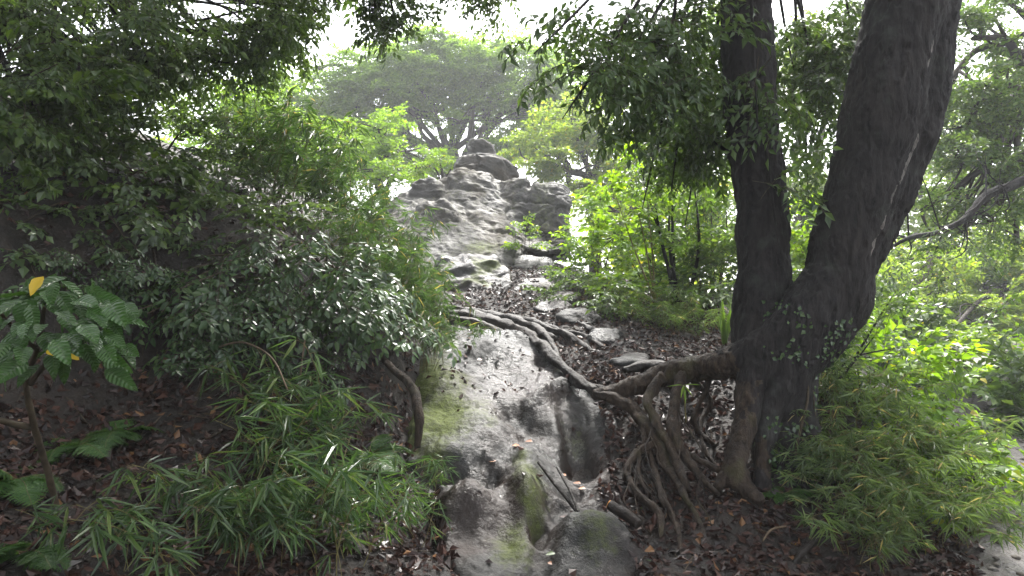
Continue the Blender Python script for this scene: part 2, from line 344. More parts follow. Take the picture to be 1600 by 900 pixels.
def leaf2(w, fold=0.25, droop=0.12, a=0.42):
    V = np.array([[0, 0, 0], [-w, a, fold * w], [w, a, fold * w], [0, 1, -droop]], float)
    T = np.array([[0, 3, 1], [0, 2, 3]]); return V, T, np.zeros((0, 4), int)

def twig_pts(rng, L, droop, n=6, wob=0.05):
    t = np.linspace(0, 1, n); p = np.stack([np.cumsum(rng.normal(0, wob * L / n, n)), t * L, -droop * L * t ** 2 + np.cumsum(rng.normal(0, wob * L / n, n))], 1)
    p[0] = 0; return p
def along(pts, t):
    s = np.concatenate([[0], np.cumsum(np.linalg.norm(np.diff(pts, axis=0), axis=1))]); s /= s[-1]
    return np.stack([np.interp(t, s, pts[:, k]) for k in range(3)], -1)
def leafy_twig(g, rng, pts, n, ll, tpl, ang=55, jit=0.35, t0=0.15, up=(0, 0, 1), hang=0.0):
    t = np.linspace(t0, 1, n); o = along(pts, t); tg = norm(along(pts, np.minimum(t + .04, 1)) - along(pts, np.maximum(t - .04, 0)))
    u = np.broadcast_to(np.array(up, float), (n, 3)); side = norm(np.cross(tg, u))
    sg = np.where(np.arange(n) % 2, 1, -1)[:, None]; a = np.radians(ang) * rng.uniform(.7, 1.2, n)[:, None]; a[-1] = 0.1
    d = tg * np.cos(a) + sg * side * np.sin(a) + rng.normal(0, jit * .4, (n, 3)) + np.array([0, 0, -hang])
    nn = np.cross(side, tg) + rng.normal(0, jit, (n, 3))
    g.leaves(tpl, o, d, nn, ll * rng.uniform(.65, 1.15, n), 0)
def spray(rng, L=0.6, side=5, nl=7, ll=0.09, tpl=None, droop=0.2, jit=0.35, twig=0.004, hang=0.1, tubes=True):
    """a leafy branch end along +Y, face up; material 0 leaves, 1 twig"""
    g = Geo(); main = twig_pts(rng, L, droop)
    if tubes: g.tube(main, np.linspace(twig, twig * .4, len(main)), 3, 1, cap=False)
    leafy_twig(g, rng, main, nl + 2, ll, tpl, jit=jit, hang=hang)
    for k in range(side):
        t = 0.15 + 0.75 * (k + rng.uniform(0, .6)) / side; b = along(main, t); s = 1 if k % 2 else -1
        l2 = L * rng.uniform(.35, .6) * (1.15 - .6 * t); a = math.radians(rng.uniform(35, 60))
        q = twig_pts(rng, l2, droop * 1.2, 5); ca, sa = math.cos(-s * a), math.sin(-s * a)
        q = np.stack([q[:, 0] * ca - q[:, 1] * sa, q[:, 0] * sa + q[:, 1] * ca, q[:, 2] + rng.normal(0, .15) * q[:, 1]], 1) + b
        if tubes: g.tube(q, np.linspace(twig * .6, twig * .3, len(q)), 3, 1, cap=False)
        leafy_twig(g, rng, q, nl, ll, tpl, jit=jit, hang=hang)
    return g.arr()
def variants(n, seed, **kw): return [spray(np.random.default_rng(seed + k), **kw) for k in range(n)]

SP_FAR = variants(5, 100, L=0.75, side=7, nl=6, ll=0.145, tpl=leaf2(.27), droop=.12, jit=.7, tubes=False)
SP_MID = variants(5, 120, L=0.6, side=6, nl=7, ll=0.10, tpl=leaf2(.24), droop=.2, jit=.5, twig=.004)
SP_EVER = variants(6, 140, L=0.55, side=5, nl=8, ll=0.085, tpl=leaf4(.23, droop=.2), droop=.35, jit=.4, twig=.0035, hang=.25)
SP_GLOSS = variants(6, 160, L=0.5, side=4, nl=8, ll=0.085, tpl=leaf8(.22, .15, .2), droop=.25, jit=.3, twig=.0045, hang=.1)
SP_BROAD = variants(5, 180, L=0.45, side=4, nl=5, ll=0.12, tpl=leaf4(.33, droop=.2), droop=.2, jit=.4, twig=.004, hang=.15)
def bamboo_fan(rng, n, ll, tpl, hang=.35):
    g = Geo(); d = np.stack([rng.normal(0, .75, n), rng.uniform(.3, 1, n), rng.normal(-.1, .35, n) - hang * rng.uniform(0, 1, n)], 1)
    g.leaves(tpl, np.zeros((n, 3)) + rng.normal(0, .008, (n, 3)), d, np.array([0, .15, 1]) + rng.normal(0, .35, (n, 3)), ll * rng.uniform(.55, 1.15, n), 0); return g.arr()
def cane(rng, H, lean, fans, ll, w=.052, r=.0035, lod=8):
    """bamboo-grass cane rising +Z and arching to +Y; returns culm and leaves"""
    t = np.linspace(0, 1, 8); pts = np.stack([rng.normal(0, .02, 8).cumsum() * H * .4, lean * H * t ** 1.8, H * (t - .28 * lean * t ** 2.5)], 1); pts[0] = 0
    cu, lv = Geo(), Geo(); cu.tube(pts, np.linspace(r, r * .45, 8), 4, 0, cap=False)
    tp = leaf8(w, .2, .22, .25, .65, .8) if lod == 8 else leaf4(w, .2, .2, .35)
    for k in range(fans):
        tt = 0.32 + .68 * (k + rng.uniform(0, .7)) / fans; tt = min(tt, 1); b = along(pts, tt)
        a = rng.uniform(0, 2 * math.pi); out = np.array([math.cos(a), math.sin(a) + .35 * lean, .35]); out /= np.linalg.norm(out)
        l = 0 if tt > .97 else rng.uniform(.04, .14) * H ** .5; e = b + out * l
        if l: cu.tube([b, (b + e) / 2 + [0, 0, .01], e], [r * .5, r * .4, r * .35], 3, 0, cap=False)
        f = bamboo_fan(rng, rng.integers(4, 8), ll, tp); lv.instances(f, frames([e], [out * [1, 1, .2]], [[0, 0, 1]], 1.0))
    return cu, lv
def fern_frond(rng, L, pairs=17):
    rach, lv = Geo(), Geo(); t = np.linspace(0, 1, 9); pts = np.stack([rng.normal(0, .008, 9).cumsum() * L, L * (t - .12 * t ** 2), L * (.55 * t - .62 * t ** 2)], 1); pts[0] = 0
    rach.tube(pts, np.linspace(.004, .0012, 9) * L / .5, 4, 0, cap=False)
    pin = Geo(); n = 7; tp = leaf2(.30, .1, .05, .4)
    ty = np.linspace(.06, .95, n)
    for s in (-1, 1):
        o = np.stack([np.zeros(n), ty, np.zeros(n)], 1); d = np.stack([np.full(n, s * 1.0), np.full(n, .45), np.full(n, -.08)], 1)
        pin.leaves(tp, o, d, np.tile([0, 0, 1.0], (n, 1)), .26 * (1.1 - ty) + .03, 0)
    pin.leaves(leaf2(.10), [[0, 0, 0]], [[0, 1, 0]], [[0, 0, 1]], 1.05, 0)
    pa = pin.arr(); tt = np.linspace(.18, .985, pairs); o = along(pts, tt); tg = norm(along(pts, np.minimum(tt + .03, 1)) - along(pts, tt - .03))
    ln = L * .36 * np.sin(np.clip((1.08 - tt) * 2.0, 0, math.pi / 2)) + .012
    for s in (-1, 1):
        d = tg * .42 + np.array([s * 1.0, 0, -.12]) + rng.normal(0, .06, (pairs, 3)); lv.instances(pa, frames(o, d, np.cross(np.tile([1.0, 0, 0], (pairs, 1)), tg) + rng.normal(0, .1, (pairs, 3)), ln))
    return rach, lv

# ------------------------------------------------------------------ the ground
def rbf(pts, eps=.02):
    pts = np.asarray(pts, float); X = pts[:, :2]; z = pts[:, 2]
    D = np.sqrt(((X[:, None] - X[None]) ** 2).sum(-1) + eps ** 2); n = len(X)
    A = np.zeros((n + 3, n + 3)); A[:n, :n] = D; A[:n, n] = 1; A[n, :n] = 1; A[:n, n + 1:] = X; A[n + 1:, :n] = X.T
    w = np.linalg.lstsq(A, np.concatenate([z, [0, 0, 0]]), rcond=None)[0]
    def f(x, y):
        q = np.stack([np.ravel(x), np.ravel(y)], 1); out = np.empty(len(q))
        for k in range(0, len(q), 40000):
            c = q[k:k + 40000]; D = np.sqrt(((c[:, None] - X[None]) ** 2).sum(-1) + eps ** 2); out[k:k + 40000] = D @ w[:n] + w[n] + c @ w[n + 1:]
        return out.reshape(np.shape(x))
    return f
gp = [P(*a) for a in [
    (100, 880, 3.0), (250, 800, 3.6), (450, 850, 3.6), (600, 880, 3.7), (690, 890, 3.85), (100, 700, 3.9), (250, 650, 4.4), (400, 700, 4.3), (500, 750, 4.2), (560, 700, 4.7),
    (0, 610, 4.0), (150, 560, 4.6), (250, 545, 4.9), (400, 580, 4.95), (520, 600, 5.1), (600, 600, 5.4), (0, 380, 4.35), (150, 360, 5.0), (250, 360, 5.25), (400, 400, 5.45), (520, 440, 5.6), (610, 500, 5.95),
    (0, 250, 5.6), (200, 260, 6.2), (400, 310, 7.0), (550, 375, 7.5), (590, 415, 7.8), (640, 455, 8.2), (640, 850, 4.2), (600, 760, 4.6), (605, 660, 5.15), (622, 570, 5.75), (660, 500, 6.9),
    (870, 560, 6.5), (880, 500, 7.4), (880, 450, 8.6), (860, 415, 9.6), (900, 425, 9.8), (1000, 560, 6.3), (1100, 530, 6.9), (1000, 480, 8.4), (1100, 450, 8.6), (1150, 500, 7.5), (950, 430, 9.5),
    (940, 605, 5.75), (1000, 592, 5.9), (1080, 588, 5.95), (1180, 585, 5.8), (950, 770, 4.75), (1020, 720, 5.1), (1100, 720, 5.15), (1100, 650, 5.5), (1030, 650, 5.5), (1150, 780, 4.7), (1200, 850, 4.3), (1000, 880, 4.0), (1100, 880, 4.05), (1300, 880, 4.1),
    (1290, 700, 5.2), (1300, 600, 5.9), (1380, 800, 4.6), (1440, 740, 5.1), (1400, 640, 6.0), (1500, 860, 4.25), (1530, 800, 4.9), (1560, 750, 5.7), (1600, 800, 5.0), (1600, 690, 7.2), (1500, 640, 7.4)]]
gp += [np.array(a, float) for a in [(-3, 1, .75), (-1.5, 1.5, .15), (0, 0, 0), (0, 2.2, 0), (0, 3.2, 0), (2, 1, 0), (3.5, 0, 0), (-3, -3, .4), (3, -3, 0), (2.2, 3.2, 0), (-1.0, 3, .1), (-2.2, 2.4, .45),
    (-6, 5, 3.6), (-6, 9, 4.0), (-3, 10, 2.9), (-8, 2, 3.7), (-5, 1, 2.2), (-4.2, 3.2, 2.0), (4, 7, .05), (4.6, 4.6, 0), (4.3, 5.2, 0), (6, 6, .4), (8, 8, 1.0), (5.5, 10, .2), (6, 14, .4), (2.8, 9.5, 1.1), (2, 12, 1.5), (1, 13, 1.9), (-1, 13.5, 2.2), (0, 18, 1.5), (0, 26, 1.2),
    (10, 25, 1.0), (-10, 25, 3), (22, 20, 2.5), (-16, 8, 6), (-1.5, 11, 2.3), (.5, 11, 2.05), (-30, 40, 3), (30, 40, 2), (0, 60, 1), (-60, 0, 4), (60, 0, 2), (0, -60, 0), (60, 90, 1), (-60, 90, 2)]]
slab_ctl = [(700, 530, 6.6), (760, 530, 6.7), (840, 545, 6.6), (700, 600, 5.9), (665, 640, 5.5), (760, 600, 6.0), (800, 620, 5.72), (860, 580, 6.2), (880, 600, 6.0), (790, 642, 5.5), (800, 662, 5.35), (780, 692, 5.1),
    (890, 612, 5.9), (930, 625, 5.75), (900, 690, 5.5), (862, 650, 5.55), (932, 722, 5.15), (880, 762, 4.85), (905, 722, 5.25), (680, 662, 5.3), (720, 642, 5.5), (700, 702, 4.95), (655, 700, 5.05), (735, 768, 4.62), (720, 842, 4.32), (745, 700, 5.1), (770, 745, 4.85),
    (740, 895, 3.95), (820, 722, 4.9), (832, 772, 4.6), (812, 832, 4.35), (795, 895, 3.98), (855, 805, 4.4), (870, 855, 4.15), (900, 805, 4.5), (950, 842, 4.3), (985, 892, 4.0), (900, 895, 3.98), (690, 500, 7.0), (740, 560, 6.35), (850, 520, 7.0), (652, 600, 5.8), (640, 652, 5.3), (662, 560, 6.15), (645, 705, 5.0), (668, 760, 4.75), (690, 810, 4.4), (680, 870, 4.05), (1010, 860, 4.1), (970, 760, 4.7), (960, 690, 5.15), (960, 640, 5.5)]
gp += [P(*a) - np.array([0, 0, .13]) for a in slab_ctl]
f_ground = rbf(gp)
def gz(x, y):
    x = np.asarray(x, float); y = np.asarray(y, float); z = f_ground(x, y)
    q = np.stack([x, y, np.zeros_like(x)], -1); near = np.exp(-((x / 14) ** 2 + ((y - 6) / 14) ** 2))
    return z + near * (.05 * fbm(q * 1.3, 4) + .03 * fbm(q * 4.3 + 3, 3)) + (1 - near) * .5 * fbm(q * .12, 3)
def gnormal(x, y, e=.05):
    return norm(np.stack([gz(x - e, y) - gz(x + e, y), gz(x, y - e) - gz(x, y + e), np.full(np.shape(x), 2 * e)], -1))
def axis(lo, hi, h, far, grow=1.18):
    a = list(np.arange(lo, hi, h)); s = h
    while a[-1] < far: s *= grow; a.append(a[-1] + s)
    s = h
    while a[0] > -far: s *= grow; a.insert(0, a[0] - s)
    return np.array(a)
def grid_geo(X, Y, Z):
    n, m = X.shape; i = np.arange(n - 1)[:, None] * m + np.arange(m - 1)[None]
    return Geo().add(np.stack([X, Y, Z], -1).reshape(-1, 3), None, np.stack([i, i + 1, i + m + 1, i + m], -1).reshape(-1, 4)[:, ::-1])
ax, ay = axis(-5.2, 5.2, .05, 320), axis(2.2, 10.5, .05, 320)
GX, GY = np.meshgrid(ax, ay, indexing='ij'); GZ = gz(GX, GY)
tag(grid_geo(GX, GY, GZ).build('ground', M_SOIL), 'dark wet forest soil of the slope', None, None, 'structure')

# trail at the right
def ribbon(name, pts, wid, mat, lift, label):
    c = catmull(pts, 10); t = norm(np.gradient(c, axis=0)); s = np.stack([t[:, 1], -t[:, 0]], 1); k = np.linspace(-1, 1, 25)
    X = c[:, 0][:, None] + s[:, 0][:, None] * k * wid; Y = c[:, 1][:, None] + s[:, 1][:, None] * k * wid
    q = np.stack([X, Y, X * 0], -1); Z = gz(X, Y) + lift - .10 * np.abs(k)[None] ** 4 + .025 * fbm(q * 6, 3)
    return tag(grid_geo(X, Y, Z).build(name, mat), label, None, None, 'structure')
ribbon('path', [(2.7, 1.5, 0), (3.1, 3.2, 0), (3.6, 4.4, 0), (4.4, 5.4, 0), (5.4, 6.6, 0), (6.6, 9, 0), (7, 13, 0)], .85, M_PATH, .05, 'wet muddy trail curving away past the bamboo grass')

# ------------------------------------------------------------------ the rock slope
f_slab = rbf([P(*a) for a in slab_ctl], .10)
def poly_sd(x, y, poly):
    """signed distance to a polygon in plan, + inside"""
    poly = np.asarray(poly)[:, :2]; q = np.stack([x, y], -1); d = np.full(x.shape, 1e9); ins = np.zeros(x.shape, bool)
    for a, b in zip(poly, np.roll(poly, -1, 0)):
        e = b - a; w = q - a; t = np.clip((w @ e) / (e @ e), 0, 1); d = np.minimum(d, np.linalg.norm(w - t[..., None] * e, axis=-1))
        c = (a[1] > y) != (b[1] > y); xi = (b[0] - a[0]) * (y - a[1]) / (b[1] - a[1] + 1e-12) + a[0]; ins ^= c & (x < xi)
    return np.where(ins, d, -d)
slab_poly = [P(*a) for a in [(720, 930, 3.75), (690, 850, 4.2), (672, 780, 4.6), (640, 730, 4.95), (630, 660, 5.35), (640, 590, 5.9), (662, 520, 6.6), (685, 490, 7.1), (760, 492, 7.2), (850, 525, 6.9), (880, 565, 6.4), (925, 600, 5.95), (952, 640, 5.6), (948, 720, 5.0), (935, 765, 4.75), (985, 815, 4.45), (1005, 870, 4.1), (1000, 930, 3.75)]]
def slab_z(x, y):
    z = f_slab(x, y); q = np.stack([x, y, z * 0], -1)
    def bump(px, py, d, rx, ry, h, rot=0.0):
        c = P(px, py, d); dx, dy = x - c[0], y - c[1]; ca, sa = math.cos(rot), math.sin(rot)
        u, v = dx * ca + dy * sa, -dx * sa + dy * ca; return h * np.exp(-(u / rx) ** 2 - (v / ry) ** 2)
    z = z + bump(735, 782, 4.5, .15, .14, .15) + bump(824, 768, 4.65, .095, .34, .17, .12) + bump(700, 742, 4.85, .17, .075, -.16) + bump(840, 822, 4.33, .06, .10, -.22)
    z = z + bump(802, 642, 5.5, .13, .14, -.17, .4) + bump(862, 618, 5.8, .075, .30, .13, -.78) + bump(932, 850, 4.25, .22, .17, .17) + bump(905, 692, 5.2, .14, .17, -.15) + bump(800, 585, 6.1, .12, .3, -.06, .3)
    z = z + bump(700, 610, 5.85, .16, .25, .09) + bump(765, 545, 6.5, .22, .16, .09) + bump(870, 800, 4.5, .08, .14, -.10) + bump(845, 560, 6.4, .08, .10, -.10) + bump(745, 685, 5.2, .2, .2, .10) + bump(872, 672, 5.35, .06, .22, .10, .15) + bump(890, 770, 4.75, .10, .07, -.08)
    def crease(pp, h, wd):
        c = np.array([P(*a)[:2] for a in pp]); d = np.full(x.shape, 1e9); qq = q[..., :2] + .035 * np.stack([fbm(q * 5, 2), fbm(q * 5 + 7, 2)], -1)
        for a, b in zip(c[:-1], c[1:]):
            e = b - a; v = qq - a; t = np.clip((v @ e) / (e @ e), 0, 1); d = np.minimum(d, np.linalg.norm(v - t[..., None] * e, axis=-1))
        return h * np.maximum(0, 1 - np.sqrt(d * d + .015 ** 2) / wd) ** 1.3
    z = z - crease([(835, 655, 5.4), (800, 680, 5.15), (790, 700, 5.05), (850, 775, 4.6), (858, 850, 4.2), (840, 895, 3.95)], .10, .13) - crease([(690, 735, 4.8), (752, 752, 4.7), (775, 725, 4.88)], .09, .10) - crease([(940, 790, 4.6), (885, 790, 4.6)], .07, .10)
    z = z + bump(908, 695, 5.17, .11, .17, -.09) + bump(800, 530, 6.8, .25, .12, .05)
    w = q + .12 * np.stack([fbm(q * 3), fbm(q * 3 + 9), q[..., 0] * 0], -1)
    z = z + .022 * fbm(w * 2.0, 3) + .009 * ridged(w * np.array([5.0, 3.0, 1]) + 4, 2) + .012 * fbm(w * 8, 3) + .006 * fbm(q * 26, 3) - .012 * sstep(.35, .7, fbm(q * 11 + 40, 2))
    return z
sx, sy = np.arange(-1.25, 1.15, .016), np.arange(3.3, 7.9, .016)
SX, SY = np.meshgrid(sx, sy, indexing='ij'); sd = poly_sd(SX, SY, slab_poly) + .07 * fbm(np.stack([SX, SY, SX * 0], -1) * 3.5, 3)
SZ = slab_z(SX, SY); edge = np.clip(.13 - sd, 0, 1); SZ2 = SZ - 2.2 * edge ** 1.6
G0 = gz(SX, SY); keep = SZ2 > G0 - .22
SZ2 = np.maximum(SZ2, G0 - .25)
g = grid_geo(SX, SY, SZ2); Vv, _, Qq, _, _ = g.arr(); kv = keep.ravel(); Qq = Qq[kv[Qq].any(1)]
used = np.unique(Qq); mp = np.full(len(Vv), -1); mp[used] = np.arange(len(used))
mo = np.zeros(len(Vv)); qx = Vv
for (px, py, d, r, a) in [(690, 650, 5.4, .30, .66), (665, 590, 5.9, .30, .66), (655, 660, 5.3, .25, .6), (720, 600, 5.9, .2, .4), (700, 610, 5.85, .22, .45), (680, 700, 5.0, .18, .45), (690, 540, 6.5, .2, .5), (828, 750, 4.7, .15, .50), (830, 800, 4.48, .12, .48), (800, 860, 4.2, .16, .5), (760, 660, 5.35, .18, .3), (815, 720, 4.9, .10, .42), (930, 870, 4.2, .2, .3), (745, 640, 5.5, .2, .35), (900, 650, 5.5, .15, .25)]:
    c = P(px, py, d); mo = np.maximum(mo, (a + .1) * np.exp(-(((qx[:, 0] - c[0]) / r) ** 2 + ((qx[:, 1] - c[1]) / (r * 1.6)) ** 2)))
slab = Geo().add(Vv[used], None, mp[Qq]).build('rock_slope', M_ROCK, None, True, {'moss': mo[used]})
tag(slab, 'bare wet sandstone slope with green moss patches running down the middle', 'rock')
def surf_z(x, y):
    """top of ground or rock slope"""
    x = np.asarray(x, float); y = np.asarray(y, float); z = gz(x, y)
    i = np.clip(((x - sx[0]) / .016).round().astype(int), 0, len(sx) - 1); j = np.clip(((y - sy[0]) / .016).round().astype(int), 0, len(sy) - 1)
    on = (x > sx[0]) & (x < sx[-1]) & (y > sy[0]) & (y < sy[-1]); return np.where(on, np.maximum(z, SZ2[i, j]), z)

# ------------------------------------------------------------------ remeshed solids (crag, boulders, trunk)
def remesh(g, voxel, smooth=4):
    me = g.mesh('solid', M_ROCK); o = bpy.data.objects.new('solid', me); COL.objects.link(o)
    r = o.modifiers.new('r', 'REMESH'); r.mode = 'VOXEL'; r.voxel_size = voxel
    if smooth: s = o.modifiers.new('s', 'SMOOTH'); s.iterations = smooth; s.factor = .5
    dg = bpy.context.evaluated_depsgraph_get(); m2 = bpy.data.meshes.new_from_object(o.evaluated_get(dg))
    n = len(m2.vertices); V = np.empty(n * 3, np.float32); m2.vertices.foreach_get('co', V); V = V.reshape(-1, 3).astype(float)
    Nn = np.empty(n * 3, np.float32); m2.vertices.foreach_get('normal', Nn); Nn = Nn.reshape(-1, 3).astype(float)
    li = np.empty(len(m2.loops), np.int32); m2.loops.foreach_get('vertex_index', li); ls = np.empty(len(m2.polygons), np.int32); m2.polygons.foreach_get('loop_total', ls)
    st = np.concatenate([[0], np.cumsum(ls)[:-1]]); Q = li[st[ls == 4][:, None] + np.arange(4)]; T = li[st[ls == 3][:, None] + np.arange(3)]
    bpy.data.objects.remove(o); bpy.data.meshes.remove(me); bpy.data.meshes.remove(m2)
    return V, Nn, T, Q
import bmesh
def hull(g, pts):
    bm = bmesh.new()
    for p in pts: bm.verts.new([float(v) for v in p])
    bmesh.ops.convex_hull(bm, input=bm.verts)
    bm.verts.ensure_lookup_table(); loose = [v for v in bm.verts if not v.link_faces]
    if loose: bmesh.ops.delete(bm, geom=loose, context='VERTS')
    bm.normal_update(); bmesh.ops.triangulate(bm, faces=bm.faces); bmesh.ops.recalc_face_normals(bm, faces=bm.faces)
    bm.verts.index_update(); g.add([list(v.co) for v in bm.verts], [[v.index for v in f.verts] for f in bm.faces]); bm.free()

crag = Geo()
H = lambda *a: hull(crag, [P(*k) for k in a])
H((585, 395, 9.6), (690, 432, 9.1), (800, 418, 9.4), (822, 390, 10.0), (700, 372, 10.1), (606, 335, 10.7), (630, 302, 11.0), (665, 292, 11.2), (720, 274, 11.4), (785, 284, 11.3), (808, 330, 11.0), (590, 340, 12.8), (720, 280, 13.0), (815, 300, 13), (600, 420, 12.8), (815, 420, 13))
H((640, 305, 10.85), (648, 284, 10.95), (672, 277, 11.0), (690, 288, 11.0), (696, 310, 10.8), (650, 300, 11.8), (690, 290, 11.8))
H((655, 322, 10.5), (690, 312, 10.5), (718, 330, 10.3), (722, 360, 10.1), (650, 350, 10.2), (660, 325, 11.4), (715, 325, 11.4))
H((700, 300, 11.0), (704, 272, 11.2), (722, 265, 11.3), (768, 272, 11.2), (778, 305, 11.0), (760, 330, 10.6), (710, 325, 10.6), (705, 270, 12.4), (770, 272, 12.4))
H((708, 275, 11.7), (722, 243, 11.8), (742, 238, 11.7), (782, 246, 11.7), (806, 262, 11.8), (815, 290, 11.7), (800, 320, 11.5), (720, 300, 11.4), (715, 250, 12.8), (800, 260, 12.9), (812, 300, 13))
H((733, 250, 11.9), (729, 230, 12.0), (738, 219, 12.0), (757, 217, 12.0), (768, 224, 12.0), (776, 244, 11.9), (772, 252, 11.8), (735, 222, 12.6), (770, 226, 12.7))
H((783, 285, 11.2), (800, 279, 11.2), (824, 284, 11.1), (830, 310, 10.9), (826, 355, 10.6), (796, 352, 10.5), (785, 320, 10.9), (790, 285, 12.4), (826, 286, 12.4))
H((826, 300, 10.9), (838, 287, 11.0), (872, 288, 11.0), (886, 296, 11.0), (889, 325, 10.8), (884, 362, 10.5), (850, 368, 10.4), (824, 358, 10.5), (835, 288, 12.4), (886, 298, 12.3), (888, 400, 12.3), (886, 402, 10.5), (850, 412, 10.4), (824, 402, 10.5))
H((800, 380, 10.2), (850, 395, 9.9), (895, 385, 10.2), (890, 360, 10.8), (820, 355, 10.8), (890, 395, 12), (810, 400, 12))
V, Nn, T, Q = remesh(crag, .022, 8)
w = V + .10 * np.stack([fbm(V * 2.2), fbm(V * 2.2 + 5), fbm(V * 2.2 + 11)], 1)
lay = w[:, 2] * .93 + w[:, 0] * .30 - w[:, 1] * .1
smoothside = sstep(P(800, 0, 11)[0] + .25, P(740, 0, 11)[0], w[:, 0] + .25 * (w[:, 2] - 2.6)) * sstep(3.55, 3.3, w[:, 2])
f1, f2, off, rnd = cells(np.stack([w[:, 0] * 1.7, w[:, 1] * 1.7, lay * 2.8], 1)); g1, g2, of2, rn2 = cells(np.stack([w[:, 0] * 4.2, w[:, 1] * 4.2, lay * 6.5], 1), 9)
block = .13 * (off * rnd).sum(1) - .07 * np.exp(-((f2 - f1) / .07) ** 2) + .045 * (of2 * rn2).sum(1) - .018 * np.exp(-((g2 - g1) / .09) ** 2)
flow = .055 * ridged(np.stack([w[:, 0] * .9, w[:, 1] * .9, lay * 3.0], 1), 2) + .03 * ridged(np.stack([w[:, 0] * 3.2 + w[:, 2] * 1.5, w[:, 1] * 1.2, w[:, 2] * 1.2], 1), 2) - .03
saw = lay * 2.6 + .35 * fbm(V * 1.3, 2); saw = saw - np.floor(saw); saw2 = lay * 6.5 + .5 * fbm(V * 1.1 + 3, 2); saw2 = saw2 - np.floor(saw2)
flow = flow * .6 + (.045 - .022 * smoothside) * (saw ** 1.5 - .4) + .014 * (saw2 - .5)
disp = block * .42 * (1 - .9 * smoothside) + flow * (.35 + .65 * smoothside) * (1 - .6 * sstep(2.75, 2.3, V[:, 2])) + .010 * fbm(V * 12, 3)
V = V + Nn * disp[:, None]
up = sstep(.1, .7, Nn[:, 2]); mo = np.maximum.reduce([.55 * np.exp(-((V[:, 0] - P(755, 388, 10)[0]) / .35) ** 2 - ((V[:, 2] - P(755, 388, 10)[2]) / .16) ** 2), .35 * np.exp(-((V[:, 0] - P(850, 330, 10.7)[0]) / .35) ** 2) * sstep(1.9, 2.6, V[:, 2]), .28 * up])
crag_o = Geo().add(V, T, Q).build('rock_outcrop', M_CRAG, None, True, {'moss': mo})
tag(crag_o, 'tall weathered sandstone outcrop with blocky top crowning the slope', 'rock')
def boulder(name, label, pts, voxel=.022, amp=.03, moss=.3, mat=M_ROCK, seed=0, lay=1.0):
    g = Geo(); hull(g, [P(*k) for k in pts]); V, Nn, T, Q = remesh(g, voxel, 8)
    d = amp * fbm(V * 3 + seed, 3) + amp * .7 * ridged(V * np.array([2, 2, 7 * lay]) + seed, 2) + amp * .2 * fbm(V * 22, 2)
    V = V + Nn * d[:, None]; mo = moss * sstep(-.2, .5, fbm(V * 2.5 + seed, 2)) * sstep(-.3, .4, Nn[:, 2])
    return tag(Geo().add(V, T, Q).build(name, mat, None, True, {'moss': mo}), label, 'rock')
boulder('boulder', 'dark rounded boulder with undercut face below the outcrop', [(684, 420, 8.9), (690, 405, 9.1), (720, 400, 9.2), (765, 405, 9.1), (795, 430, 8.8), (798, 448, 8.6), (770, 478, 8.3), (720, 470, 8.3), (692, 440, 8.6), (690, 410, 10), (780, 410, 10), (700, 490, 10), (790, 490, 9.8), (700, 480, 8.6), (785, 490, 8.6)], .025, .05, .55, seed=3)
boulder('boulder', 'low smooth hump of wet stone beside the leafy track', [(795, 462, 8.5), (815, 440, 8.8), (850, 436, 8.9), (880, 446, 8.8), (884, 462, 8.5), (840, 474, 8.3), (800, 474, 8.3), (820, 445, 9.6), (870, 448, 9.6), (800, 490, 8.6), (880, 485, 8.6)], .025, .03, .45, seed=9)
boulder('stone_ledge', 'flat dark stone ledge crossing the track at the foot of the outcrop', [(775, 416, 9.5), (780, 406, 9.7), (830, 402, 9.8), (862, 405, 9.7), (868, 416, 9.5), (820, 421, 9.4), (790, 408, 10.2), (860, 408, 10.2), (780, 430, 9.7), (865, 430, 9.7)], .022, .025, .25, seed=15)

for n, (lb, cx, cy, d, wx, hy) in enumerate([('dark wet rock step in the middle of the leafy track', 905, 508, 7.35, 34, 11), ('low rock step just above the long roots', 862, 492, 7.75, 30, 9), ('small wet rock poking out of litter right of the long roots', 945, 536, 6.85, 26, 9), ('flat wet stone half buried beside the big surface root', 985, 568, 6.2, 30, 7), ('narrow stone step below the low smooth hump', 880, 476, 8.1, 26, 7)]):
    pc = P(cx, cy, d); cy += (pc[2] - float(gz(pc[:1], pc[1:2])[0])) / d * FPX - 7
    boulder('stone_step', lb, [(cx - wx, cy, d), (cx - wx * .7, cy - hy, d + .12), (cx, cy - hy * 1.2, d + .15), (cx + wx * .8, cy - hy * .8, d + .1), (cx + wx, cy + 2, d), (cx + wx * .5, cy + hy, d - .1), (cx - wx * .5, cy + hy, d - .1), (cx - wx * .6, cy, d + .5), (cx + wx * .6, cy, d + .5), (cx - wx, cy + hy * 3, d + .1), (cx + wx, cy + hy * 3, d + .1)], .02, .03, .2, seed=31 + n * 7)
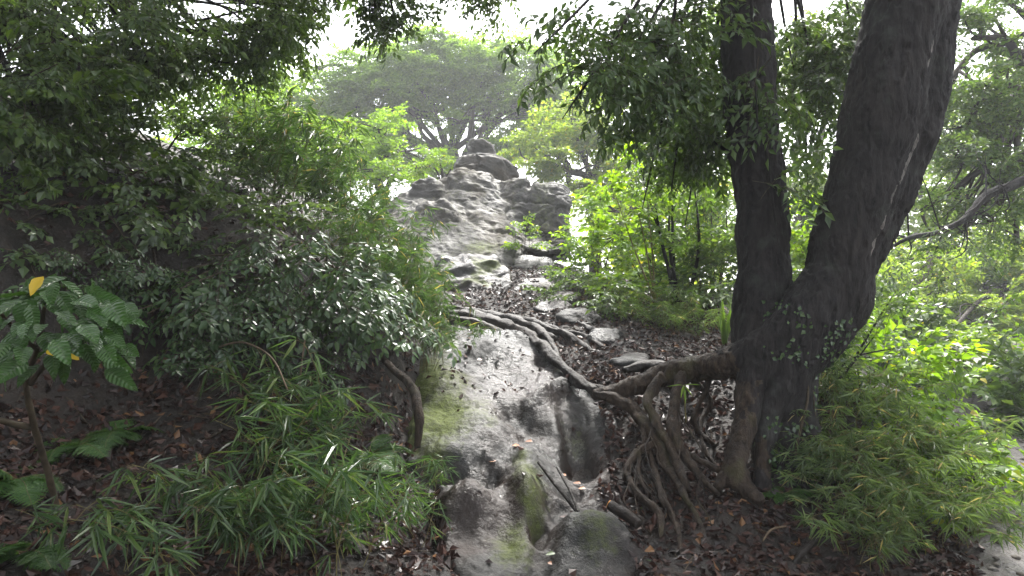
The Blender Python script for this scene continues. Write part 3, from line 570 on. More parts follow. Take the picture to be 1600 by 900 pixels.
# ------------------------------------------------------------------ the old tree on the bank
oak = thing('old_tree', P(1235, 700, 5.2), 'huge twin-stemmed old tree with dark bark and exposed roots on the bank', 'tree')
def px_tube(g, pts, sides=16, m=0, n=6, lump=0.0, seed=0):
    """pts: (px, py, depth, radius in photo px)"""
    c = np.array([P(a, b, d) for a, b, d, r in pts]); r = np.array([q[3] / FPX * q[2] for q in pts])
    k = catmull(np.hstack([c, r[:, None]]), n)
    if lump: k[1:-1, :3] += (np.stack([fbm(k[:, :3] * 6 + seed, 2), fbm(k[:, :3] * 6 + seed + 5, 2), fbm(k[:, :3] * 6 + seed + 9, 2)], 1) * (k[:, 3:4] * .3))[1:-1]
    g.tube(k[:, :3], np.maximum(k[:, 3], .003), sides, m, True, lump, seed); return k
tr = Geo()
px_tube(tr, [(1160, -420, 5.8, 33), (1163, -150, 5.6, 35), (1166, 0, 5.5, 37), (1174, 180, 5.4, 37), (1189, 320, 5.35, 37), (1193, 420, 5.3, 37), (1190, 490, 5.25, 43), (1196, 560, 5.2, 50), (1215, 640, 5.15, 52)])
px_tube(tr, [(1520, -420, 5.2, 50), (1455, -150, 5.05, 54), (1417, 0, 5.0, 56), (1392, 100, 4.98, 56), (1374, 200, 4.98, 57), (1347, 300, 5.0, 52), (1315, 400, 5.02, 48), (1303, 455, 5.05, 52), (1268, 508, 5.1, 60), (1222, 560, 5.1, 56), (1212, 640, 5.12, 48)])
px_tube(tr, [(1545, -300, 5.2, 36), (1486, -100, 5.12, 38), (1454, 0, 5.08, 38), (1442, 100, 5.06, 42), (1422, 200, 5.05, 40), (1390, 300, 5.05, 34), (1356, 390, 5.05, 24), (1335, 450, 5.06, 18)])
px_tube(tr, [(1310, 430, 5.1, 44), (1308, 470, 5.08, 48), (1290, 500, 5.08, 42), (1250, 535, 5.1, 36)])
px_tube(tr, [(1215, 540, 5.15, 62), (1224, 620, 5.15, 50), (1230, 700, 5.1, 52), (1240, 790, 5.05, 60)])
px_tube(tr, [(1242, 462, 5.35, 12), (1222, 495, 5.3, 22), (1205, 535, 5.25, 30)])
px_tube(tr, [(1300, 430, 5.0, 38), (1262, 492, 4.98, 42), (1208, 540, 5.0, 34), (1150, 563, 5.08, 23), (1090, 576, 5.25, 17)], 12)
px_tube(tr, [(1225, 545, 5.1, 36), (1180, 556, 5.08, 30), (1135, 568, 5.15, 24), (1085, 577, 5.3, 19), (1040, 585, 5.45, 17), (1000, 600, 5.5, 15), (965, 611, 5.55, 11), (925, 618, 5.6, 7)], 12)
px_tube(tr, [(1195, 560, 5.0, 30), (1172, 600, 4.95, 22), (1165, 650, 4.9, 18), (1152, 705, 4.82, 17), (1150, 738, 4.75, 21), (1165, 762, 4.68, 14), (1190, 786, 4.58, 7)], 12)
px_tube(tr, [(1150, 735, 4.76, 16), (1132, 748, 4.75, 12), (1120, 762, 4.72, 6)], 10)
px_tube(tr, [(1215, 600, 5.0, 34), (1200, 650, 4.95, 20), (1193, 710, 4.88, 14), (1190, 770, 4.8, 14)], 12)
px_tube(tr, [(1240, 590, 5.1, 34), (1256, 660, 5.0, 22), (1278, 730, 4.9, 17), (1298, 790, 4.75, 13)], 12)
V, Nn, T, Q = remesh(tr, .0145, 7)
w = V + .05 * np.stack([fbm(V * 4), fbm(V * 4 + 5), V[:, 2] * 0], 1)
disp = .015 * ridged(w * np.array([17, 17, 3.4]), 2) + .02 * fbm(V * 3, 2) + .004 * fbm(w * np.array([45, 45, 12]), 2)
low = sstep(1.35, .7, V[:, 2]); disp = disp * (1 - .45 * low) + low * .012 * fbm(w * 9, 3)
V = V + Nn * disp[:, None]
tpx = V[:, 0] / V[:, 1] * FPX + 800; tpy = 450 - (V[:, 2] - CAMZ) / V[:, 1] * FPX
jit = 45 * fbm(V * 6, 3); tpx = tpx + jit; tpy = tpy + jit
worn = ((tpx < 1165) & (tpy > 545)) | ((tpx < 1192) & (tpy > 610)); fq = worn[Q].all(1)
Geo().add(V, T, Q[~fq]).add(np.zeros((0, 3)), None, Q[fq] - len(V), 1).build('trunk', [M_BARK, M_ROOT], oak)
TRUNK_V, TRUNK_N = V, Nn
sm = Geo(); k = px_tube(sm, [(1500, -100, 4.97, 4), (1468, 0, 4.82, 4), (1450, 80, 4.80, 5), (1437, 140, 4.80, 5.5), (1428, 172, 4.81, 6.5), (1429, 212, 4.81, 5), (1410, 268, 4.80, 4.5), (1388, 315, 4.80, 5), (1366, 370, 4.83, 5), (1352, 415, 4.85, 3)], 10, n=14, lump=.8)
tag(sm.build('bark_seam', M_SEAM, oak), 'pale ragged seam where two stems have fused')
ROOTS = [
    [(930, 614, 5.58, 8), (965, 625, 5.45, 11), (1000, 650, 5.3, 12), (1022, 685, 5.1, 12), (1040, 720, 4.95, 11), (1062, 760, 4.72, 8), (1078, 790, 4.6, 4)],
    [(1035, 590, 5.4, 12), (1012, 625, 5.25, 10), (1022, 655, 5.15, 9), (1048, 700, 4.95, 8), (1072, 760, 4.7, 6)],
    [(1068, 582, 5.3, 11), (1056, 630, 5.15, 10), (1054, 680, 5.0, 11), (1072, 715, 4.9, 9), (1095, 745, 4.75, 7), (1118, 768, 4.65, 4)],
    [(1002, 655, 5.25, 5), (1008, 690, 5.1, 5), (1022, 730, 4.9, 6), (1036, 780, 4.65, 7), (1056, 815, 4.5, 6), (1066, 868, 4.2, 4)],
    [(995, 705, 5.0, 7), (978, 735, 4.88, 5), (1000, 775, 4.7, 7), (1028, 800, 4.55, 7), (1034, 840, 4.4, 4)],
    [(1025, 690, 5.05, 6), (1000, 705, 5.0, 7), (985, 722, 4.92, 5), (975, 745, 4.85, 3)],
    [(1000, 700, 5.02, 5), (998, 740, 4.86, 4), (1012, 770, 4.72, 3)],
    [(1150, 740, 4.74, 8), (1125, 735, 4.8, 6), (1095, 720, 4.9, 5), (1062, 700, 4.98, 4)],
    [(1110, 578, 5.3, 8), (1098, 620, 5.3, 5), (1085, 660, 5.25, 5), (1110, 690, 5.15, 4)],
    [(1080, 590, 5.4, 6), (1110, 625, 5.4, 5), (1095, 660, 5.3, 4), (1100, 700, 5.1, 4), (1120, 730, 5.0, 3)],
    [(1070, 770, 4.7, 4), (1090, 810, 4.5, 5), (1108, 850, 4.3, 4), (1130, 890, 4.1, 3)],
    [(930, 612, 5.62, 9), (905, 594, 5.85, 9), (878, 572, 6.15, 9), (858, 552, 6.4, 10), (840, 535, 6.65, 9), (826, 522, 6.85, 7)],
    [(945, 608, 5.65, 7), (905, 600, 5.85, 7), (890, 585, 6.0, 7), (872, 560, 6.3, 6), (862, 535, 6.65, 6), (850, 520, 6.95, 4)],
    [(975, 578, 5.9, 6), (1010, 570, 6.0, 10), (1050, 573, 5.9, 9), (1100, 566, 5.7, 8)],
]
for n, r in enumerate(ROOTS):
    g = Geo(); rr = []
    for a in r: rr.append((a[0], a[1], a[2], a[3] * .82))
    if n < 11: rr.append((r[-1][0] + 8, r[-1][1] + 6, r[-1][2] + .14, 2))
    px_tube(g, rr, 14, 0, 12, .55, n * 3.1); g.build('root', M_ROOT if n < 11 else M_DROOT, oak)
rr_ = np.random.default_rng(9)
for n in range(18):                              # thin rootlets branching down the bank
    r = ROOTS[rr_.integers(0, 7)]; a = r[rr_.integers(1, len(r) - 1)]; x, y, d = a[0], a[1], a[2]; pp = [(x, y, d, rr_.uniform(1.2, 2.2))]
    for k in range(4):
        x += rr_.normal(8, 9); y += rr_.uniform(14, 34); d -= .004 * (y - pp[-1][1]) * 1.1; pp.append((x, y, d, max(.7, pp[-1][3] * .8)))
    g = Geo(); px_tube(g, pp, 6, 0, 8, .5, n * 1.7); g.build('root', M_DROOT if n % 2 else M_ROOT, oak)
# long dark roots lying across the track above the slab
LED = [[(676, 486, 7.1, 6), (720, 492, 7.15, 9), (760, 502, 7.1, 11), (800, 516, 7.0, 12), (836, 530, 6.8, 9)],
       [(690, 482, 7.25, 5), (740, 490, 7.3, 8), (785, 498, 7.25, 9), (830, 512, 7.1, 9), (866, 530, 6.8, 6)],
       [(700, 497, 7.0, 5), (745, 508, 6.95, 7), (790, 524, 6.85, 8), (822, 536, 6.7, 5)],
       [(770, 492, 7.4, 4), (820, 500, 7.35, 6), (860, 515, 7.1, 6), (915, 528, 6.9, 5), (950, 548, 6.6, 3)],
       [(850, 488, 7.7, 3), (885, 500, 7.5, 5), (915, 512, 7.2, 6), (938, 520, 7.0, 4)],
       [(840, 505, 7.3, 4), (880, 520, 7.0, 5), (905, 535, 6.8, 5), (930, 552, 6.5, 3)]]
for n, r in enumerate(LED):
    g = Geo(); px_tube(g, r, 14, 0, 12, .6, 40 + n * 2.3); g.build('root', M_DROOT, oak)

# ------------------------------------------------------------------ crowns
def crown(rng, clusters, sprays, dens, sc, thr=-.12, freq=.9, down=.15, lean=.6, shell=.42):
    """clusters: (centre, (rx,ry,rz)); fills them with leafy sprays pointing outward; returns Geo and spray origins"""
    g = Geo(); O = []
    for c, r in clusters:
        c = np.asarray(c); r = np.asarray(r, float); n = int(dens * (r[0] * r[1] * r[2]) ** (2 / 3.) * 4)
        u = norm(rng.normal(size=(n * 2, 3))) * rng.uniform(0, 1, (n * 2, 1)) ** shell
        p = c + u * r; p = p[fbm(p * freq, 2) > thr][:n]; O.append(p)
        d = norm((p - c) / r) + rng.normal(0, lean, p.shape) + np.array([0, 0, -down]); d[:, 2] *= .5
        k = rng.integers(0, len(sprays), len(p))
        for j, s in enumerate(sprays):
            q = k == j
            if q.any(): g.instances(s, frames(p[q] - .25 * norm(d[q]), d[q], np.array([0, 0, 1]) + rng.normal(0, .25, (q.sum(), 3)), sc * rng.uniform(.7, 1.25, q.sum())))
    return g, np.vstack(O)
def limbs(rng, trunk_pts, r0, clusters, O, rl, nsub=7, wob=.12):
    """trunk tube, curved limbs to each cluster and thinner boughs to sprays"""
    tk = Geo(); c = catmull(trunk_pts, 6); tk.tube(c, np.linspace(r0, r0 * .55, len(c)), 10, 0, True, .25)
    out = []
    for cc, r in clusters:
        g = Geo(); cc = np.asarray(cc); b = c[rng.integers(int(len(c) * .55), len(c))]; L = np.linalg.norm(cc - b)
        mid = [b + (cc - b) * t + rng.normal(0, wob * L, 3) * (1 - abs(2 * t - 1)) + [0, 0, .12 * L * math.sin(math.pi * t)] for t in (.35, .68)]
        q = catmull([b, *mid, cc], 6); g.tube(q, np.linspace(rl, rl * .4, len(q)), 7, 0, True, .2)
        near = O[np.argsort(np.linalg.norm((O - cc) / r, axis=1))[:max(len(O) // max(len(clusters), 1), 1)]]
        for p in near[rng.integers(0, len(near), nsub)]:
            s = q[rng.integers(len(q) // 2, len(q))]; l = np.linalg.norm(p - s); m = (s + p) / 2 + rng.normal(0, .12 * l, 3)
            w2 = catmull([s, m, p], 5); g.tube(w2, np.linspace(rl * .38, rl * .08, len(w2)), 4, 0, False)
        out.append(g)
    return tk, out
def tree(name, label, base, top, r0, cl, sprays, mat, dens, sc, seed, rl=None, bark=None, nsub=7, thr=-.12, freq=.9, down=.15, group=None, kink=.1, lean=.6):
    rng = np.random.default_rng(seed); base = np.asarray(base, float); top = np.asarray(top, float); bark = bark or M_FARBARK
    clusters = [(P(*c[:3]), c[3]) for c in cl]; t = thing(name, base, label, 'tree', group)
    g, O = crown(rng, clusters, sprays, dens, sc, thr, freq, down, lean)
    L = np.linalg.norm(top - base); tp = [base - [0, 0, .3], base + (top - base) * .35 + rng.normal(0, kink * L * .5, 3) * [1, 1, 0], base + (top - base) * .7 + rng.normal(0, kink * L * .5, 3) * [1, 1, 0], top]
    tk, lb = limbs(rng, tp, r0, clusters, O, rl or r0 * .5, nsub)
    tko = tk.build('trunk', bark, t)
    for l in lb: l.build('limb', bark, tko)
    g.build('crown', [mat, M_TWIG], t, smooth=False); return t
def at(x, y): return np.array([x, y, float(gz(np.array([x]), np.array([y]))[0])])

# the old tree's own crown: hanging leafy curtain in view, the rest unseen overhead, put in to shade the ground
rng = np.random.default_rng(31)
cl = [((1000, 60, 5.2), (.55, .6, .30)), ((1090, 40, 5.6), (.6, .5, .42)), ((930, 110, 4.9), (.32, .5, .22)), ((1040, 150, 5.4), (.5, .5, .3)), ((1060, 215, 5.9), (.45, .45, .2)), ((1020, 250, 6.2), (.3, .4, .13)), ((900, 20, 4.6), (.4, .5, .2)), ((1120, 180, 5.9), (.3, .4, .4)),
      ((1230, 60, 5.9), (.45, .5, .35)), ((1280, 140, 6.0), (.4, .5, .38)), ((1240, 150, 6.3), (.3, .5, .3)), ((1260, 240, 6.6), (.3, .4, .14)), ((1330, 40, 6.0), (.4, .5, .4)), ((1180, 130, 5.1), (.25, .2, .26)), ((1205, 295, 5.1), (.17, .15, .16)), ((1085, 265, 6.4), (.3, .4, .12))]
clusters = [(P(*c), r) for c, r in cl]
cg, O = crown(rng, clusters, SP_EVER, 38, .9, -.08, 1.6, .5, .5)
ov = [((2.2, 5.2, 6.6), (1.7, 1.9, .9)), ((.9, 4.6, 6.0), (1.6, 1.9, .7)), ((1.6, 6.6, 6.2), (1.7, 1.4, .9)), ((1.2, 2.6, 6.2), (1.8, 1.4, .7))]
cg2, O2 = crown(rng, [(np.array(c), r) for c, r in ov], SP_EVER, 16, 1.25, -.1, 1.0, .3)
cr = cg.build('crown', [M_EVER, M_TWIG], oak, smooth=False); cg2.build('crown', [M_EVER, M_TWIG], oak, smooth=False)
hb = P(1165, -150, 5.6)
for c, r in clusters:
    g = Geo(); b = hb + rng.normal(0, .1, 3); m = (b + c) / 2 + [0, 0, .35] + rng.normal(0, .1, 3)
    q = catmull([b, m, c, c + (c - m) * .35], 6); g.tube(q, np.linspace(.022, .004, len(q)), 5, 0, True, .2); g.build('branch', M_BARK, oak)
for c, r in ov:
    g = Geo(); c = np.array(c); b = P(1520, -420, 5.2) if c[0] > 2.2 else P(1160, -420, 5.8); q = catmull([b, (b + c) / 2 + rng.normal(0, .2, 3), c], 6); g.tube(q, np.linspace(.12, .03, len(q)), 8, 0, True, .2); g.build('limb', M_BARK, oak)
g = Geo(); px_tube(g, [(1158, 270, 5.4, 6), (1120, 220, 5.6, 5), (1070, 215, 5.8, 4), (1020, 225, 6.0, 2.5)], 6); g.build('branch', M_BARK, oak)

# ------------------------------------------------------------------ trees of the background
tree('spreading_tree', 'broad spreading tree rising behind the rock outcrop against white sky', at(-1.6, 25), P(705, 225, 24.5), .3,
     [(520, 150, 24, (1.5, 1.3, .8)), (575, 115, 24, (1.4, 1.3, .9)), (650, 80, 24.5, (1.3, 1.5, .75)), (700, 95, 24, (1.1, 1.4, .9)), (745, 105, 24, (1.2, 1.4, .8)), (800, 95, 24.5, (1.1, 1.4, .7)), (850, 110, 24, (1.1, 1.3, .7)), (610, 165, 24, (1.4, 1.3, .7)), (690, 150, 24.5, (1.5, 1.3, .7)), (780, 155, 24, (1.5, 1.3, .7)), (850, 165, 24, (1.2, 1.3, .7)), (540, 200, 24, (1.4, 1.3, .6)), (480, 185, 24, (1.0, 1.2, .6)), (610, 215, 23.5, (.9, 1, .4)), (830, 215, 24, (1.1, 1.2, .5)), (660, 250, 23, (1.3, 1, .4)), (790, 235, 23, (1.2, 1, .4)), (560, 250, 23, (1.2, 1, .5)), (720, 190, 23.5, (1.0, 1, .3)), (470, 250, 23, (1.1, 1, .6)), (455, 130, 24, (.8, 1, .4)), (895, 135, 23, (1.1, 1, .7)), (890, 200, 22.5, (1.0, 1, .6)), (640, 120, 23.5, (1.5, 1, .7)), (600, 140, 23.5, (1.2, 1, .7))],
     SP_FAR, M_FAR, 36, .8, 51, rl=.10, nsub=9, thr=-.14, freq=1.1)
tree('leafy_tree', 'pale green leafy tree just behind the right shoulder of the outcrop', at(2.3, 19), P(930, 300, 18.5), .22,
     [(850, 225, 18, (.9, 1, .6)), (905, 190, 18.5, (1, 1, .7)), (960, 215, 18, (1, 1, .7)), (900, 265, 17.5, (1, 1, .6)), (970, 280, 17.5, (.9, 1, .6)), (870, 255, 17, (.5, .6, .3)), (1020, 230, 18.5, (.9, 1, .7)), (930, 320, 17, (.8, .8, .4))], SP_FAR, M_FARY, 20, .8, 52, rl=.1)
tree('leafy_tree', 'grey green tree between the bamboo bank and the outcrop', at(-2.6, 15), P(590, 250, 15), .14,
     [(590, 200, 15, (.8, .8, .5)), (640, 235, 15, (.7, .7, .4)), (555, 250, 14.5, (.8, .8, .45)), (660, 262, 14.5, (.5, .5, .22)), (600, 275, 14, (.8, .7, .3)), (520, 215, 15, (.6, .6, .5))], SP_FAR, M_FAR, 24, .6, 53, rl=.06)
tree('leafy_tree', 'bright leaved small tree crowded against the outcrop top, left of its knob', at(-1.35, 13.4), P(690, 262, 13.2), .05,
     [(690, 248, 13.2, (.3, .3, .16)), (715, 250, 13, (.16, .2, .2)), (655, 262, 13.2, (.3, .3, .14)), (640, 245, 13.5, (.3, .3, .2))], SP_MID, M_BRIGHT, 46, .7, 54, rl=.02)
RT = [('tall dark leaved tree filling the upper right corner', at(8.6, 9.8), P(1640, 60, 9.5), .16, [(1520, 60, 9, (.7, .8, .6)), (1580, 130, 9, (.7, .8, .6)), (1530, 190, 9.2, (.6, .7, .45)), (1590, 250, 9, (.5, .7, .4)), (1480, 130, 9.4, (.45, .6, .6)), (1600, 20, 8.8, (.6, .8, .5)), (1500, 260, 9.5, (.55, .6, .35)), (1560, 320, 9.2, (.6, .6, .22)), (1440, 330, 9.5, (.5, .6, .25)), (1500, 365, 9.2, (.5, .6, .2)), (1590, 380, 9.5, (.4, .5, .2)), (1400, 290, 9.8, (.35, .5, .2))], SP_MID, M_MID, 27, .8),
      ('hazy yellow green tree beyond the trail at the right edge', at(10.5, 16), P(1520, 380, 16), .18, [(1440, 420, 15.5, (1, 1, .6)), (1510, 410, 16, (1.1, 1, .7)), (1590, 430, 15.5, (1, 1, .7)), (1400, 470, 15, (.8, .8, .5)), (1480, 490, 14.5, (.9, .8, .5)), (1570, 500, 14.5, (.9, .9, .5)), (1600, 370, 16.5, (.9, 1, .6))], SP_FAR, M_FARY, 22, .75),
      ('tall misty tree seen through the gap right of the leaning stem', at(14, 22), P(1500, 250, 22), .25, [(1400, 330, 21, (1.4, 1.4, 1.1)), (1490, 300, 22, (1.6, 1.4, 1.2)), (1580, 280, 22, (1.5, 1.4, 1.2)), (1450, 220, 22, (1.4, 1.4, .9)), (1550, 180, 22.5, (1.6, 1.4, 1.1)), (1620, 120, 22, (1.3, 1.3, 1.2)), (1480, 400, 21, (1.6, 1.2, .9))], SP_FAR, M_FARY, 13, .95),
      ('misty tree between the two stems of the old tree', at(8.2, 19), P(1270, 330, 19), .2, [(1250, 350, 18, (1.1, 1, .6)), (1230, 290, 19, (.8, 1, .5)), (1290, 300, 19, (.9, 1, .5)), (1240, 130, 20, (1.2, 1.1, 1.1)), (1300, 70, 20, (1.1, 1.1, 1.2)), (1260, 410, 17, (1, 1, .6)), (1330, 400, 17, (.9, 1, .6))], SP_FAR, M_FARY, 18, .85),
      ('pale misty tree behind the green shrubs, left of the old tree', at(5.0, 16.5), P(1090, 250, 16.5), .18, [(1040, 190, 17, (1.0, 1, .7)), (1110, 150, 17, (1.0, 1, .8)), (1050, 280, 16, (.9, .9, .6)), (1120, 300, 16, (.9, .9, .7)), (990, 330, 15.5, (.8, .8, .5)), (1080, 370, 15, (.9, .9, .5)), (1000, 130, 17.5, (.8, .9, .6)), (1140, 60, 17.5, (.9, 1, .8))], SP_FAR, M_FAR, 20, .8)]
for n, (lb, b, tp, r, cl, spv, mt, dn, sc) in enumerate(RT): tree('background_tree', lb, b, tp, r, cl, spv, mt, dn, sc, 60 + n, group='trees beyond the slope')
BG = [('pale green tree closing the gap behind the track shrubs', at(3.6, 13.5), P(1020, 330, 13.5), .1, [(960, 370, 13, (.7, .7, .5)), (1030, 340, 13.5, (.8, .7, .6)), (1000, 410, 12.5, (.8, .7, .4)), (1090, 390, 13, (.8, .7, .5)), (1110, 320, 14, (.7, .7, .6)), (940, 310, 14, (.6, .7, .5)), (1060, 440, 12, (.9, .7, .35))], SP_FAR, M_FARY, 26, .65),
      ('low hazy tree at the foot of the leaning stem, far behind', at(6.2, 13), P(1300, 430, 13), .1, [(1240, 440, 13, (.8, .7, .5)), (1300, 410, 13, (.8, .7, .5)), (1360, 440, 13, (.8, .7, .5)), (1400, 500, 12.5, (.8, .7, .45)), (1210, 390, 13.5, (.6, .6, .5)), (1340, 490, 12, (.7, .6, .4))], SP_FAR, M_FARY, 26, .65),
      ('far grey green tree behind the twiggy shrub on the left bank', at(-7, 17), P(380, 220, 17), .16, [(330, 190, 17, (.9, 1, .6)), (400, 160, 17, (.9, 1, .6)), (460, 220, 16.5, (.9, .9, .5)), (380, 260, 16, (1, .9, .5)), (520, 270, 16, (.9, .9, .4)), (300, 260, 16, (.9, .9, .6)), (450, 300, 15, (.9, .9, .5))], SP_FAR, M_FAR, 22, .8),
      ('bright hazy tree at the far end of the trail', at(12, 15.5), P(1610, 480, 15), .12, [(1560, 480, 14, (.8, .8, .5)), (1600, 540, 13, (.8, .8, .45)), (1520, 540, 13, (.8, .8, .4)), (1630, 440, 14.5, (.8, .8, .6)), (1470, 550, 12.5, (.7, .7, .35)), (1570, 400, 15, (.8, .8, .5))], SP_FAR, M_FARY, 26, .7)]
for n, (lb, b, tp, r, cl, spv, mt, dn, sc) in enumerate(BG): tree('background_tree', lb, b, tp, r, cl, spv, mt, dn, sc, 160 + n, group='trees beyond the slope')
# bare dark branch reaching in from the right
bb = thing('overhanging_branch', P(1640, 262, 7.5), 'long dark branch reaching in from the right edge with twiggy ends', 'branch')
g = Geo(); px_tube(g, [(1700, 240, 7.6, 9), (1600, 282, 7.5, 8), (1540, 306, 7.4, 7), (1510, 340, 7.3, 5.5), (1470, 362, 7.3, 4.5), (1420, 372, 7.2, 3.5), (1385, 392, 7.2, 2)], 8, n=8, lump=.3); g.build('limb', M_BARK, bb)
rng = np.random.default_rng(8); tw = Geo(); lg = Geo()
for (x, y) in [(1540, 306), (1510, 340), (1470, 362), (1440, 370), (1420, 372), (1570, 294), (1490, 352), (1400, 384)]:
    for k in range(3):
        s = P(x, y, 7.33); e = s + rng.normal(0, .28, 3) + [-.15, 0, .05]; m = (s + e) / 2 + rng.normal(0, .05, 3); q = catmull([s, m, e], 4); tw.tube(q, np.linspace(.011, .003, len(q)), 4, 0, False)
        lg.instances(SP_MID[rng.integers(5)], frames([e], [e - s], [[0, 0, 1]], .65))
tw.build('twigs', M_BARK, bb); lg.build('leaves', [M_CANOPY, M_TWIG], bb, smooth=False)

# upper left: dark overhanging tree on the bank
LT = [(60, 30, 5.0, (.7, .8, .4)), (180, 20, 5.4, (.7, .8, .45)), (300, 30, 5.8, (.7, .8, .4)), (400, 40, 6.2, (.5, .7, .35)), (120, 110, 5.4, (.6, .6, .35)), (230, 95, 5.8, (.6, .6, .3)), (340, 95, 6.3, (.5, .5, .28)), (20, 130, 4.8, (.4, .5, .35)), (440, 15, 6.4, (.32, .5, .28)), (60, 220, 5.6, (.5, .5, .35)), (500, 18, 6.6, (.25, .4, .2))]
tree('overhanging_tree', 'dark evergreen tree leaning over the bank in the upper left', at(-5.2, 6.2), P(60, -40, 6.2), .2, LT, SP_EVER, M_CANOPY, 40, .85, 71, rl=.05, bark=M_BARK, thr=-.05, freq=1.3, down=.4)
rng = np.random.default_rng(77)
ovl = thing('overhanging_tree', at(-4.6, 2.0), 'evergreen tree above the left edge whose branch tips hang into the white sky', 'tree')
tips = [(P(612, 28, 5.2), (.17, .25, .10)), (P(640, 5, 5.2), (.12, .2, .08)), (P(590, 0, 5.2), (.16, .25, .09)), (P(765, 0, 5.0), (.13, .2, .05)), (P(700, -60, 5.0), (.5, .4, .18)), (P(560, -60, 5.2), (.5, .4, .2)), (P(400, -150, 5.2), (.9, .8, .35))]
big = [((-3.6, 3.6, 5.2), (1.5, 1.5, .6)), ((-2.2, 3.0, 5.0), (1.4, 1.3, .5)), ((-1.6, 4.8, 5.0), (1.3, 1.2, .5)), ((-3.0, 1.6, 5.0), (1.6, 1.3, .6)), ((-.8, 2.0, 5.3), (1.4, 1.2, .5)), ((-5.4, 3.2, 4.6), (1.0, 1.4, .9)), ((-5.2, 1.0, 4.2), (1.2, 1.5, 1.2)), ((-.9, 6.3, 5.25), (1.1, 1.0, .4)), ((-2.1, 6.6, 5.3), (1.1, 1.1, .4)), ((-1.2, 5.2, 4.9), (1.0, .9, .35))]  # unseen clusters above the view, added to shade the left bank and foreground
cg, O = crown(rng, tips, SP_EVER, 115, .62, -.5, 1.6, .3); cg2, O2 = crown(rng, [(np.array(c), r) for c, r in big], SP_EVER, 25, 1.3, -.15, 1.0, .3)
tk, lb = limbs(rng, [ORG[ovl.name] - [0, 0, .2], ORG[ovl.name] + [.2, .3, 1.5], ORG[ovl.name] + [.6, .8, 3.0]], .22, tips[-2:] + [(np.array(c), r) for c, r in big], np.vstack([O, O2]), .07, 4)
for c, r in tips[:5]:
    q = catmull([P(520, -120, 5.2), P(580, -70, 5.2), c + [0, 0, .1], c], 5); g = Geo(); g.tube(q, np.linspace(.02, .004, len(q)), 5, 0, False); lb.append(g)
t2 = tk.build('trunk', M_BARK, ovl)
for l in lb: l.build('limb', M_BARK, t2)
cg.build('crown', [M_CANOPY, M_TWIG], ovl, smooth=False); cg2.build('crown', [M_EVER, M_TWIG], ovl, smooth=False)
g = Geo()

# ------------------------------------------------------------------ shrubs: thing > branch > leaves
def shrub(name, label, base, tips, sprays, mat, nper, sc, seed, spread=.22, r=.012, cat='shrub', bark=None, group=None, mid=None, arch=.25, flat=.35, smooth=False):
    """tips: world points the branches reach; each branch carries nper sprays along its outer half"""
    rng = np.random.default_rng(seed); base = np.asarray(base, float); t = thing(name, base, label, cat, group); bark = bark or M_TWIG
    for e in tips:
        e = np.asarray(e, float); L = np.linalg.norm(e - base); m = base + (e - base) * .5 + np.array([0, 0, arch * L]) * .6 + rng.normal(0, .06 * L, 3)
        q = catmull([base + rng.normal(0, .05, 3) * [1, 1, 0], m, e], 7); g = Geo(); g.tube(q, np.linspace(r, r * .3, len(q)), 5, 0, False); b = g.build('branch', bark, t)
        lv = Geo(); n = nper; tt = rng.uniform(.42, 1, n) ** .8; o = along(q, tt) + rng.normal(0, spread * .5, (n, 3)); tg = norm(along(q, np.minimum(tt + .03, 1)) - along(q, tt - .03))
        d = tg * .7 + rng.normal(0, .6, (n, 3)) * [1, 1, flat]; k = rng.integers(0, len(sprays), n)
        for j, s in enumerate(sprays):
            z = k == j
            if z.any(): lv.instances(s, frames(o[z], d[z], np.array([0, -.15, 1]) + rng.normal(0, .2, (z.sum(), 3)), sc * rng.uniform(.7, 1.2, z.sum())))
        lv.build('leaves', [mat, M_TWIG], b, smooth=smooth)
    return t
def pts(*a): return [P(*k) for k in a]
# glossy evergreen shrubs on the left bank
shrub('glossy_shrub', 'glossy leaved shrub arching out over the dark hollow, left of the bamboo', P(430, 440, 5.6), pts((230, 490, 4.6), (270, 455, 4.7), (300, 510, 4.6), (340, 450, 4.9), (380, 500, 4.8), (310, 400, 5.2), (420, 470, 4.8)), SP_GLOSS, M_GLOSS, 7, .85, 81)
shrub('glossy_shrub', 'wet shiny leaved shrub crowding the middle of the bank under the bamboo', P(520, 430, 5.8), pts((460, 400, 5.2), (500, 460, 5.0), (550, 440, 5.1), (600, 470, 5.2), (560, 500, 5.0), (630, 500, 5.3), (480, 500, 4.9), (420, 380, 5.4)), SP_GLOSS, M_GLOSS, 8, .85, 82)
shrub('glossy_shrub', 'sparse shrub with drooping leaves on the high bank at upper left', P(180, 330, 5.9), pts((60, 230, 5.2), (120, 260, 5.3), (190, 240, 5.5), (250, 270, 5.6), (150, 190, 5.6), (30, 290, 5.0), (300, 300, 5.6), (210, 320, 5.2)), SP_BROAD, M_MID, 6, .75, 83)
shrub('glossy_shrub', 'leafy vine shrub hanging down the left edge above the earth wall', P(-40, 130, 5.2), pts((30, 60, 4.4), (90, 100, 4.5), (120, 60, 4.7), (40, 170, 4.5), (150, 110, 4.8), (20, 240, 4.6)), SP_BROAD, M_MID, 5, .7, 84, arch=-.05)
shrub('grey_shrub', 'thin twiggy shrub with sky showing through above the bamboo', P(420, 330, 7.6), pts((330, 200, 7.2), (380, 180, 7.3), (430, 210, 7.4), (480, 235, 7.4), (360, 260, 7.0), (450, 260, 7.2), (520, 250, 7.6), (300, 240, 7.0), (420, 160, 7.6), (540, 230, 7.8)), SP_MID, M_MID, 5, .62, 85, r=.016)
